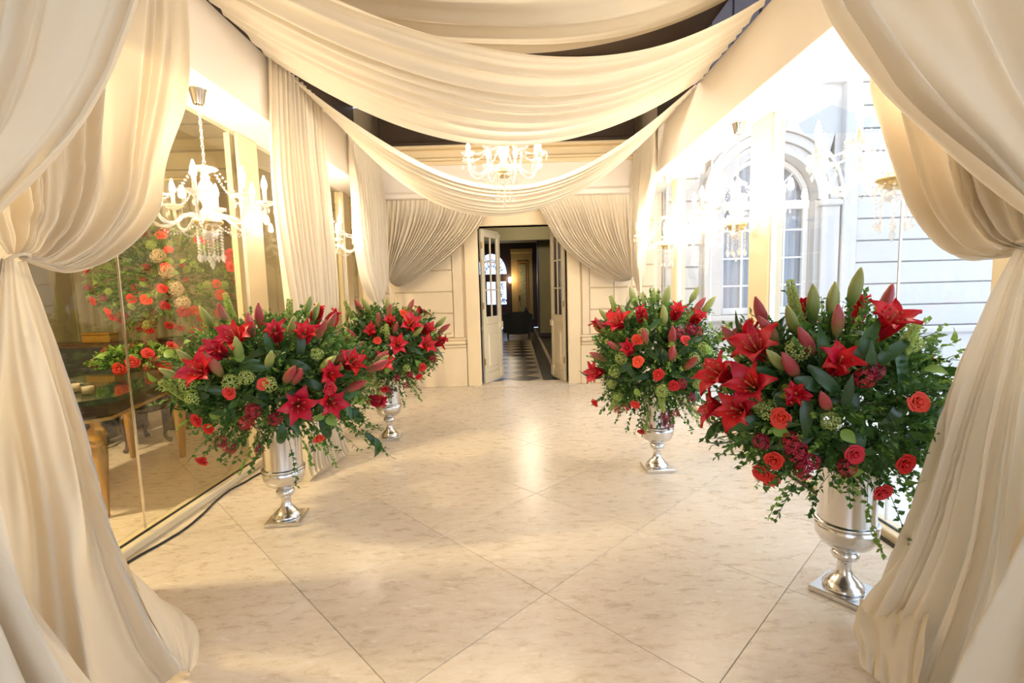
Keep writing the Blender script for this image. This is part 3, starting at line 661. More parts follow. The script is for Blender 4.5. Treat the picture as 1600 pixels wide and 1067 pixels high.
hang([(1.78,1.34,3.40),(1.80,1.32,2.8),(1.78,1.30,2.2),(1.72,1.30,1.75),(1.68,1.30,1.60)],
     [(0.66,1.40,3.40),(0.69,1.40,2.8),(0.75,1.40,2.42),(0.81,1.40,2.24),(0.88,1.40,2.14),(0.98,1.40,2.03),(1.03,1.40,1.98),(1.20,1.40,1.84),(1.39,1.39,1.67),(1.52,1.36,1.57),(1.60,1.34,1.57)],
     130, 60, 6, amp_up(0.042), 41, RB, wpow=0.85)
tie(RB, (1.64,1.32,1.585), 0.037, 0.028, 0.007, -0.01)
hang([(1.70,1.28,1.58),(1.80,1.22,1.1),(1.86,1.15,0.5),(1.88,1.10,0.02)],
     [(1.60,1.36,1.57),(1.57,1.45,1.1),(1.50,1.52,0.6),(1.42,1.55,0.25),(1.32,1.55,0.05),(1.28,1.54,0.02)],
     90, 50, 4, amp_tail(0.05), 45, RB, 'tail', mid=[(1.65,1.31,1.58),(1.64,1.28,1.1),(1.60,1.26,0.6),(1.50,1.22,0.02)])
# -- curtains on the end wall either side of the doors
BL = thing('tied_curtain', 'gathered cream curtain left of the double doors, swept to the left', 'curtain', (-1.7, 7.5, 0), 'tied cream curtains')
hang([(-1.92,7.58,2.872),(-1.93,7.58,2.5),(-1.94,7.56,2.1),(-1.93,7.55,1.73)],
     [(-0.36,7.58,2.872),(-0.40,7.58,2.70),(-0.47,7.58,2.54),(-0.64,7.57,2.31),(-1.02,7.55,1.99),(-1.51,7.53,1.68),(-1.76,7.53,1.595),(-1.88,7.54,1.66)],
     320, 70, 26, amp_up(0.032), 51, BL, wpow=0.9, drift=0.15)
tie(BL, (-1.905,7.545,1.695), 0.019, 0.019, 0.007)
hang([(-1.93,7.55,1.70),(-1.90,7.54,1.4),(-1.85,7.52,0.6),(-1.84,7.50,0.02)],[(-1.88,7.54,1.67),(-1.80,7.53,1.35),(-1.66,7.50,0.6),(-1.60,7.45,0.02)], 50, 30, 4, amp_tail(0.022), 53, BL, 'tail')
BR = thing('tied_curtain', 'gathered cream curtain right of the double doors, swept to the right', 'curtain', (1.6, 7.5, 0), 'tied cream curtains')
hang([(1.765,7.58,2.872),(1.77,7.58,2.5),(1.765,7.56,2.1),(1.76,7.55,1.66)],
     [(0.28,7.58,2.872),(0.34,7.58,2.75),(0.41,7.58,2.64),(0.64,7.57,2.23),(0.92,7.55,1.94),(1.30,7.53,1.69),(1.54,7.53,1.585),(1.72,7.54,1.60)],
     320, 70, 26, amp_up(0.032), 55, BR, wpow=0.9, drift=0.15)
tie(BR, (1.74,7.545,1.63), 0.019, 0.019, 0.007)
hang([(1.765,7.55,1.64),(1.75,7.54,1.4),(1.76,7.52,0.6),(1.76,7.50,0.02)],[(1.72,7.54,1.61),(1.66,7.53,1.35),(1.60,7.50,0.6),(1.55,7.45,0.02)], 50, 30, 4, amp_tail(0.022), 57, BR, 'tail')
# -- panels hanging from the beams
LM = thing('hanging_curtain', 'straight pleated curtain hanging from the left beam behind the near left urn', 'curtain', (-1.8, 4.5, 0), 'curtains hung from the side beams')
hang([(-1.90,4.12,3.41),(-1.90,4.06,2.8),(-1.90,4.05,2.3),(-1.88,4.12,1.4),(-1.82,4.10,0.6),(-1.76,3.92,0.12),(-1.70,3.86,0.02)],
     [(-1.90,5.15,3.41),(-1.90,5.17,2.8),(-1.90,5.22,2.4),(-1.90,5.20,1.4),(-1.88,4.72,0.8),(-1.68,4.50,0.15),(-1.60,4.44,0.02)],
     240, 60, 14, lambda u, v: 0.024+0.026*sstep(0.1, 0.8, v), 61, LM, drift=0.25)
LF = thing('hanging_curtain', 'tied pleated curtain hanging from the left beam near the end wall', 'curtain', (-1.9, 6.6, 0), 'curtains hung from the side beams')
hang([(-1.90,6.02,3.41),(-1.90,6.02,2.9),(-1.90,6.08,2.3),(-1.89,6.22,1.70),(-1.87,6.52,1.42),(-1.85,6.72,1.36)],
     [(-1.90,7.36,3.41),(-1.90,7.36,2.9),(-1.90,7.34,2.3),(-1.89,7.24,1.8),(-1.87,7.05,1.50),(-1.85,6.92,1.42)],
     200, 50, 14, amp_up(0.040), 63, LF, drift=0.25)
tie(LF, (-1.85,6.82,1.39), 0.025, 0.043, 0.007)
hang([(-1.85,6.74,1.37),(-1.82,6.66,1.0),(-1.78,6.60,0.5),(-1.76,6.58,0.02)],[(-1.85,6.90,1.40),(-1.80,6.96,1.0),(-1.70,7.00,0.5),(-1.64,7.02,0.02)], 50, 30, 4, amp_tail(0.03), 65, LF, 'tail')
RF = thing('hanging_curtain', 'pleated curtain hanging from the right beam near the end wall', 'curtain', (1.75, 6.8, 0), 'curtains hung from the side beams')
hang([(1.745,6.30,3.41),(1.745,6.36,2.9),(1.745,6.66,2.45),(1.74,6.90,2.1),(1.73,6.92,1.42)],
     [(1.745,7.40,3.41),(1.745,7.40,2.9),(1.745,7.38,2.4),(1.74,7.28,1.8),(1.73,7.10,1.44)],
     200, 50, 13, amp_up(0.036), 67, RF, drift=0.25)
tie(RF, (1.73,7.01,1.42), 0.022, 0.043, 0.007)
hang([(1.73,6.93,1.41),(1.72,6.88,1.0),(1.70,6.82,0.5),(1.70,6.80,0.02)],[(1.73,7.09,1.42),(1.70,7.15,1.0),(1.66,7.2,0.5),(1.64,7.22,0.02)], 50, 30, 4, amp_tail(0.03), 69, RF, 'tail')
# -- ceiling swags
def arc(L, Mi, Rr, n=13):
    L, Mi, Rr = Vector(L), Vector(Mi), Vector(Rr); C = Mi*2-(L+Rr)*0.5
    return [L*(1-t)**2+C*2*t*(1-t)+Rr*t*t for t in [i/(n-1) for i in range(n)]]
def swag(label, near, far, N, a, seed, nu=110, nv=90, bulge=0.0):
    t = thing('ceiling_swag', label, 'fabric swag', (0, (near[1][1]+far[1][1])/2, ZT), 'ceiling swags')
    E0, E1 = arc(*near), arc(*far)
    mid = [E0[i].lerp(E1[i], 0.5)-Vector((0, 0, bulge*math.sin(PI*i/12))) for i in range(13)]
    hang(E0, E1, nu, nv, N, lambda u, v: a*(0.25+0.75*math.sin(PI*v)**0.7), seed, t, 'cloth', drift=0.28, mid=mid)
    return t
SX0, SX1 = -1.93, 1.77
swag('brownish shaded ceiling swag at the top of the view, above the others', [(SX0,1.2,3.60),(0,1.5,3.32),(SX1,1.2,3.60)], [(SX0,3.9,3.62),(0.2,4.12,3.34),(SX1,3.85,3.64)], 9, 0.03, 71)
swag('broad cream ceiling swag spanning the middle of the gallery', [(SX0,2.30,3.44),(0.10,3.62,3.12),(SX1,3.50,3.43)], [(SX0,4.30,3.40),(-0.10,4.76,2.84),(SX1,4.95,3.40)], 9, 0.034, 73, 190, 110, 0.06)
swag('farther cream ceiling swag hanging below the central chandelier', [(SX0,4.45,3.40),(-0.06,5.92,2.70),(SX1,4.98,3.40)], [(SX0,6.00,3.40),(-0.16,6.20,2.40),(SX1,6.05,3.40)], 8, 0.024, 77, 170, 110, 0.03)
# ================================================================== CHANDELIERS
def chandelier(label, loc, drop=0.0, scale=1.0, watts=1.0, rz=0.0):
    t = thing('chandelier', label, 'chandelier', loc, 'crystal chandeliers', rz)
    t.scale = (scale,)*3
    return t
def build_chandelier(t, drop=0.52, arms=8, seed=1):
    zc = -drop             # crown height below the soffit
    part('canopy', MB().lathe([(0.030,-0.10),(0.034,-0.098),(0.052,-0.015),(0.060,-0.010),(0.062,-0.0005)], 16), M['chrome'], t, True)
    mb = MB(); n = int((drop-0.10)/0.026)
    for i in range(n):
        z = -0.10-(i+0.5)*(drop-0.10)/n; a = PI/2*(i % 2)
        mb.tube([(0.009*math.cos(2*PI*k/8)*math.cos(a), 0.009*math.cos(2*PI*k/8)*math.sin(a), z+0.018*math.sin(2*PI*k/8)) for k in range(9)], 0.0028, 5)
    part('chain', mb, M['chrome'], t, True)
    crown = part('crown', MB().lathe([(0.012,zc+0.03),(0.03,zc+0.02),(0.075,zc+0.008),(0.085,zc-0.004),(0.05,zc-0.012),(0.016,zc-0.03)], 16), M['crystal'], t, True)
    part('column', MB().lathe([(0.016,zc-0.031),(0.030,zc-0.05),(0.026,zc-0.075),(0.042,zc-0.10),(0.056,zc-0.15),(0.052,zc-0.19),(0.034,zc-0.235),(0.030,zc-0.26),(0.050,zc-0.285),(0.052,zc-0.33)], 16), M['crystal'], t, True)
    part('hub', MB().lathe([(0.050,zc-0.331),(0.072,zc-0.340),(0.088,zc-0.352),(0.086,zc-0.366),(0.066,zc-0.378),(0.072,zc-0.388),(0.050,zc-0.402),(0.030,zc-0.41)], 18), M['pale_gold'], t, True)
    part('lower_bowl', MB().lathe([(0.030,zc-0.411),(0.055,zc-0.43),(0.045,zc-0.465),(0.012,zc-0.485)], 14), M['crystal'], t, True)
    if 'arm' not in LIB:
        pts = spline([(0.05,0,-0.345),(0.11,0,-0.315),(0.17,0,-0.335),(0.23,0,-0.385),(0.30,0,-0.38),(0.345,0,-0.32),(0.36,0,-0.245)], 22)
        LIB['arm'] = MB().tube(pts, lambda s: 0.0105+0.003*math.sin(s*50), 8).mesh('arm', M['crystal'], True)
        LIB['cup'] = MB().lathe([(0.012,-0.245),(0.035,-0.235),(0.062,-0.215),(0.064,-0.208),(0.03,-0.214),(0.014,-0.200)], 14, (0.36,0,0)).mesh('drip_cup', M['crystal'], True)
        LIB['sleeve'] = MB().lathe([(0.0125,-0.199),(0.0125,-0.125)], 10, (0.36,0,0)).mesh('candle_sleeve', M['candle'], True)
        LIB['bulb'] = MB().lathe([(0.009,-0.1245),(0.015,-0.115),(0.019,-0.095),(0.016,-0.072),(0.008,-0.045),(0.003,-0.028)], 10, (0.36,0,0)).mesh('bulb', M['bulb'], True)
        LIB['pend'] = MB().bead((0.058,0,-0.225), 0.007).bead((0.058,0,-0.242), 0.006).bead((0.058,0,-0.275), 0.011, 0.024).mesh('pendant_drop', M['crystal'])
        mb = MB()
        for k in range(18):
            s = k/17; x = 0.075+(0.335-0.075)*s; z = -0.005+(-0.215+0.005)*s-0.07*math.sin(PI*s)
            mb.bead((x,0,z), 0.0085)
        LIB['strand'] = mb.mesh('bead_strand', M['crystal'])
        mb = MB()
        for k in range(9): mb.bead((0.075,0,-0.395-0.021*k), 0.0095)
        mb.bead((0.075,0,-0.60), 0.017, 0.035)
        LIB['drop'] = mb.mesh('drop_strand', M['crystal'])
        mb = MB()
        for k in range(12):
            s = k/11; mb.bead((0.10+0.20*s, 0, -0.39-0.05*math.sin(PI*s)), 0.0075)
        LIB['loop'] = mb.mesh('bead_loop', M['crystal'])
        mb = MB().bead((0,0,-0.505), 0.012)
        for k in range(4): mb.bead((0,0,-0.53-0.02*k), 0.009)
        mb.bead((0,0,-0.645), 0.02, 0.042)
        LIB['finial'] = mb.mesh('finial_drop', M['crystal'])
    for i in range(arms):
        a = 2*PI*(i+0.35)/arms
        ar = put('arm', LIB['arm'], t, (0,0,zc), (0,0,a))
        put('drip_cup', LIB['cup'], ar); put('candle_sleeve', LIB['sleeve'], ar); put('bulb', LIB['bulb'], ar)
        for k in range(4): put('pendant_drop', LIB['pend'], ar, (0.36,0,0), (0,0,PI/2*k+0.4))
        put('bead_strand', LIB['strand'], t, (0,0,zc), (0,0,a))
        put('drop_strand', LIB['drop'], t, (0,0,zc), (0,0,a+PI/arms)); put('bead_loop', LIB['loop'], t, (0,0,zc), (0,0,a))
    put('finial_drop', LIB['finial'], t, (0,0,zc))
LIB = {}
CH = [('crystal chandelier hanging at the left front in front of the smoked glass', (-2.10,3.48,ZB-0.001), 0.52, 1.0, 0.1),
      ('crystal chandelier half hidden behind the straight left curtain', (-2.12,5.68,ZB-0.001), 0.52, 1.0, 0.5),
      ('crystal chandelier nearest on the right, partly behind the tied curtain', (1.98,2.67,ZB-0.001), 0.52, 1.0, 0.25),
      ('middle crystal chandelier of the right row, before the arched window', (1.98,4.53,ZB-0.001), 0.52, 1.0, 0.0),
      ('farthest crystal chandelier of the right row, near the end wall', (1.97,6.54,ZB-0.001), 0.52, 1.0, 0.3),
      ('central crystal chandelier hanging between the two ceiling swags', (-0.09,5.26,ZC-0.001), 1.12, 1.08, 0.2)]
for lb, loc, dr, s, rz in CH:
    t = chandelier(lb, loc, dr, s, 1, rz); build_chandelier(t, dr)
# ================================================================== URNS AND FLOWERS
def qdir(d, spin=0.0):
    d = Vector(d).normalized(); q = d.to_track_quat('Z', 'Y'); return q @ Quaternion((0,0,1), spin)
def petal_mesh(L, Wd, a0, a1, name, mat, cup=0.35, n=8, m=5):
    P = []; x = z = 0.0; pth = []
    for k in range(n+1):
        s = k/n; a = R(a0+(a1-a0)*s**1.6); pth.append((x, z, a)); x += math.sin(a)*L/n; z += math.cos(a)*L/n
    for k in range(n+1):
        s = k/n; w = Wd*(0.22+math.sin(PI*min(1, s*0.92+0.06))**0.9*0.95)*(1-s**6) if s < 1 else 0.002
        x, z, a = pth[k]; row = []
        for j in range(m):
            t = (j/(m-1)-0.5)*2; off = cup*w*t*t
            row.append((x-math.cos(a)*off*0.9, w*t, z+math.sin(a)*off*0.9+0.006*math.sin(t*5+s*9)*s))
        P.append(row)
    return MB().grid(P).mesh(name, mat, True)
def leaf_mesh(L, Wd, bend, name, mat, n=8, fold=0.35):
    P = []; x = z = 0.0
    for k in range(n+1):
        s = k/n; a = R(bend*s); w = Wd*math.sin(PI*(0.04+0.96*s)**0.8)+0.001
        P.append([(x+fold*w*math.sin(a)*0, -w, z+fold*w), (x, 0, z), (x, w, z+fold*w)]); x += math.cos(a)*L/n; z -= math.sin(a)*L/n
    return MB().grid(P).mesh(name, mat, True)
FL = {}
FL['petal'] = petal_mesh(0.140, 0.030, 14, 105, 'petal', M['lily'])
FL['petal2'] = petal_mesh(0.140, 0.023, 12, 96, 'petal', M['lily'])
mb = MB().tube([(0,0,0.0),(0,0,0.105)], 0.0028, 5).bead((0,0,0.108), 0.006)
for i in range(6):
    a = 2*PI*i/6+0.3; mb.tube([(0,0,0.0),(0.012*math.cos(a),0.012*math.sin(a),0.05),(0.028*math.cos(a),0.028*math.sin(a),0.092)], 0.0016, 4)
    mb.bead((0.028*math.cos(a),0.028*math.sin(a),0.095), 0.0045, 0.008)
mb.tube([(0,0,0.004),(0,0,-0.10)], 0.005, 5)
FL['lily'] = mb.mesh('lily', M['lily_back'], True)
def bud(name, mat):
    v = MB(); n = 12; prof = [(0.004,-0.004),(0.011,0.006),(0.018,0.03),(0.0205,0.055),(0.017,0.085),(0.010,0.108),(0.003,0.124)]
    V = []; Fc = []
    for r, z in prof:
        for i in range(n):
            a = 2*PI*i/n; rr = r*(1+0.14*math.cos(3*a)); V.append((rr*math.cos(a), rr*math.sin(a), z))
    for k in range(len(prof)-1):
        for i in range(n): j = (i+1) % n; Fc.append((k*n+i, k*n+j, (k+1)*n+j, (k+1)*n+i))
    Fc.append(tuple((len(prof)-1)*n+i for i in range(n)))
    return v.add(V, Fc).mesh(name, mat, True)
def gradient_mat(name, c0, c1, z0, z1):
    m, nt, b = new_mat(name); tc = nt.nodes.new('ShaderNodeTexCoord'); sx = nt.nodes.new('ShaderNodeSeparateXYZ'); link(nt, tc.outputs['Object'], sx.inputs[0])
    n = nt.nodes.new('ShaderNodeTexNoise'); n.inputs['Scale'].default_value = 45; link(nt, tc.outputs['Object'], n.inputs['Vector'])
    oi = nt.nodes.new('ShaderNodeObjectInfo'); mr = nt.nodes.new('ShaderNodeMapRange'); mr.inputs[1].default_value = z0; mr.inputs[2].default_value = z1
    ad = nt.nodes.new('ShaderNodeMath'); ad.operation = 'MULTIPLY_ADD'; ad.inputs[1].default_value = 0.05; link(nt, n.outputs['Fac'], ad.inputs[0]); link(nt, sx.outputs[2], ad.inputs[2])
    a2 = nt.nodes.new('ShaderNodeMath'); a2.operation = 'MULTIPLY_ADD'; a2.inputs[1].default_value = 0.07; link(nt, oi.outputs['Random'], a2.inputs[0]); link(nt, ad.outputs[0], a2.inputs[2])
    link(nt, a2.outputs[0], mr.inputs[0]); mx = nt.nodes.new('ShaderNodeMix'); mx.data_type = 'RGBA'; mx.inputs[6].default_value = (*c0, 1); mx.inputs[7].default_value = (*c1, 1)
    link(nt, mr.outputs[0], mx.inputs[0]); link(nt, mx.outputs[2], b.inputs['Base Color']); b.inputs['Roughness'].default_value = 0.4
    return m
M['bud_red'] = gradient_mat('blush_bud_gradient', (0.24, 0.22, 0.07), (0.36, 0.05, 0.055), 0.05, 0.14)
M['bud_green'] = gradient_mat('green_bud_gradient', (0.16, 0.24, 0.05), (0.30, 0.33, 0.10), 0.02, 0.16)
FL['budg'] = bud('lily_bud', M['bud_green']); FL['budr'] = bud('lily_bud', M['bud_red'])
FL['budstem'] = MB().tube([(0,0,0),(0.006,0,-0.06),(0.0,0.004,-0.16)], 0.0042, 6).mesh('stem', M['stem'], True)
FL['leafA'] = leaf_mesh(0.17, 0.019, 55, 'lily_leaf', M['leaf']); FL['leafB'] = leaf_mesh(0.15, 0.023, 95, 'lily_leaf', M['leaf']); FL['leafC'] = leaf_mesh(0.13, 0.017, 20, 'lily_leaf', M['leaf'])
FL['broad'] = leaf_mesh(0.075, 0.026, 45, 'broad_leaf', M['foliage_l'])
def rose_mesh(name, mat, seed=1):
    mb = MB(); rnd = random.Random(seed)
    mb.lathe([(0.004,0.0),(0.010,0.012),(0.011,0.026),(0.006,0.034),(0.001,0.036)], 8)
    for k in range(15):
        a = k*2.39996+rnd.uniform(-.15,.15); s = k/14; r = 0.010+0.026*s; hgt = 0.034-0.010*s; wd = 0.9-0.15*s; lean = 0.2+0.85*s
        P = []
        for i in range(5):
            t = i/4; row = []
            for j in range(5):
                w = (j/4-0.5)*2*wd; rr = r*(0.45+0.55*t**0.7)+lean*0.012*max(0, t-0.6)*2.2; zz = hgt*math.sin(t*PI*0.5)-0.012*s*(1-t)-lean*0.010*max(0, t-0.72)*3 - 0.004*abs(w)*t
                row.append((rr*math.cos(a+w), rr*math.sin(a+w), zz+0.004))
            P.append(row)
        mb.grid(P)
    return mb.mesh(name, mat, True)
FL['rose'] = [rose_mesh('rose', M['rose'], 1), rose_mesh('rose', M['coral'], 2)]
def cluster_mesh(name, mat, n, rad, pr, seed, flat=1.0, petals=5):
    mb = MB(); rnd = random.Random(seed)
    for i in range(n):
        z = 1-2*(i+0.5)/n; ph = i*2.39996; d = Vector((math.sqrt(1-z*z)*math.cos(ph), math.sqrt(1-z*z)*math.sin(ph), z))
        c = d*rad*rnd.uniform(0.75, 1.05); c.z *= flat
        q = qdir(d, rnd.uniform(0, 6.28))
        for k in range(petals):
            a = 2*PI*k/petals; e = lambda r, aa, h: tuple(c + q @ Vector((r*math.cos(aa), r*math.sin(aa), h)))
            mb.add([tuple(c), e(pr*0.8, a-0.45, pr*0.25), e(pr*1.1, a, pr*0.15), e(pr*0.8, a+0.45, pr*0.25)], [(0,1,2,3)])
    return mb.mesh(name, mat)
FL['clus'] = [cluster_mesh('crimson_cluster', M['crimson'], 26, 0.036, 0.013, 3), cluster_mesh('crimson_cluster', M['crimson'], 20, 0.030, 0.012, 5)]
FL['hyd'] = [cluster_mesh('green_bloom', M['hyd'], 34, 0.042, 0.014, 7, 0.8, 4), cluster_mesh('green_bloom', M['hyd'], 28, 0.036, 0.013, 8, 0.9, 4)]
FL['whyd'] = cluster_mesh('cream_bloom', M['white_bloom'], 60, 0.075, 0.020, 17, 0.8, 4)
mb = MB().tube([(0,0,-0.1),(0.004,0,0.05),(0,0.004,0.19)], 0.004, 5)
rnd = random.Random(2)
for k in range(11):
    z = -0.01+k*0.019; s = 1-0.55*k/11
    for i in range(4):
        a = i*PI/2+k*0.8; q = qdir((math.cos(a), math.sin(a), 0.35)); c = Vector((0.006*math.cos(a), 0.006*math.sin(a), z)); V = []; Fc = []
        for r, h in ((0.004, 0.0), (0.010*s, 0.010*s), (0.019*s, 0.024*s)):
            for j in range(6): V.append(c + q @ Vector((r*math.cos(2*PI*j/6), r*math.sin(2*PI*j/6), h)))
        for p in range(2):
            for j in range(6): Fc.append((p*6+j, p*6+(j+1)%6, p*6+6+(j+1)%6, p*6+6+j))
        mb.add(V, Fc)
FL['bell'] = mb.mesh('bell_flower_spike', M['hyd'], True)
def leaflet(mb, p, d, n, L, Wd):
    d = d.normalized(); s = d.cross(n)
    if s.length < 1e-4: s = d.orthogonal()
    s.normalize(); up = s.cross(d)
    mb.add([p, p+d*L*0.45+s*Wd+up*Wd*0.25, p+d*L, p+d*L*0.45-s*Wd+up*Wd*0.25, p+d*L*0.5-up*Wd*0.15], [(0,4,1),(1,4,2),(2,4,3),(3,4,0)])
def sprig(mb, p0, p1, rnd, n, L, Wd, stem=0.0016):
    p0, p1 = Vector(p0), Vector(p1); ax = (p1-p0); mid = p0.lerp(p1, 0.55)+Vector((rnd.uniform(-1,1), rnd.uniform(-1,1), rnd.uniform(0,1)))*ax.length*0.12
    pts = [p0*(1-t)**2+mid*2*t*(1-t)+p1*t*t for t in [i/6 for i in range(7)]]
    mb.tube(pts, stem, 3)
    for k in range(n):
        t = 0.30+0.70*(k+rnd.random()*0.6)/n; t = min(t, 1.0)
        p = p0*(1-t)**2+mid*2*t*(1-t)+p1*t*t; tg = (ax+Vector((rnd.gauss(0,1), rnd.gauss(0,1), rnd.gauss(0,1)))*ax.length*0.9)
        leaflet(mb, p, tg, Vector((rnd.gauss(0,.5), rnd.gauss(0,.5), 1)), L*rnd.uniform(0.7, 1.2), Wd*rnd.uniform(0.8, 1.2))
def urn(label, loc, rz):
    t = thing('silver_urn', label, 'urn', (loc[0], loc[1], 0.0005), 'silver pedestal urns', rz)
    part('base_plate', MB().box(-0.112, 0.112, -0.112, 0.112, 0.0, 0.028, 0.004), M['silver'], t)
    part('foot', MB().lathe([(0.088,0.0285),(0.090,0.040),(0.082,0.046),(0.080,0.056),(0.068,0.064),(0.060,0.078),(0.038,0.098),(0.030,0.13),(0.029,0.165),(0.034,0.172)], 28), M['silver'], t, True)
    part('knop', MB().lathe([(0.034,0.1725),(0.052,0.180),(0.060,0.196),(0.056,0.214),(0.040,0.226)], 28), M['silver'], t, True)
    part('bowl', MB().lathe([(0.040,0.2265),(0.075,0.238),(0.110,0.262),(0.128,0.295),(0.133,0.330),(0.134,0.352),(0.128,0.356)], 32), M['silver'], t, True)
    part('rib', MB().lathe([(0.128,0.3565),(0.136,0.360),(0.136,0.370),(0.128,0.374)], 32), M['silver'], t, True)
    part('body', MB().lathe([(0.122,0.3745),(0.120,0.42),(0.122,0.50),(0.128,0.58),(0.142,0.64),(0.158,0.665),(0.160,0.672),(0.150,0.672),(0.120,0.60),(0.0,0.58)], 32, cap=False), M['silver'], t, True)
    return t
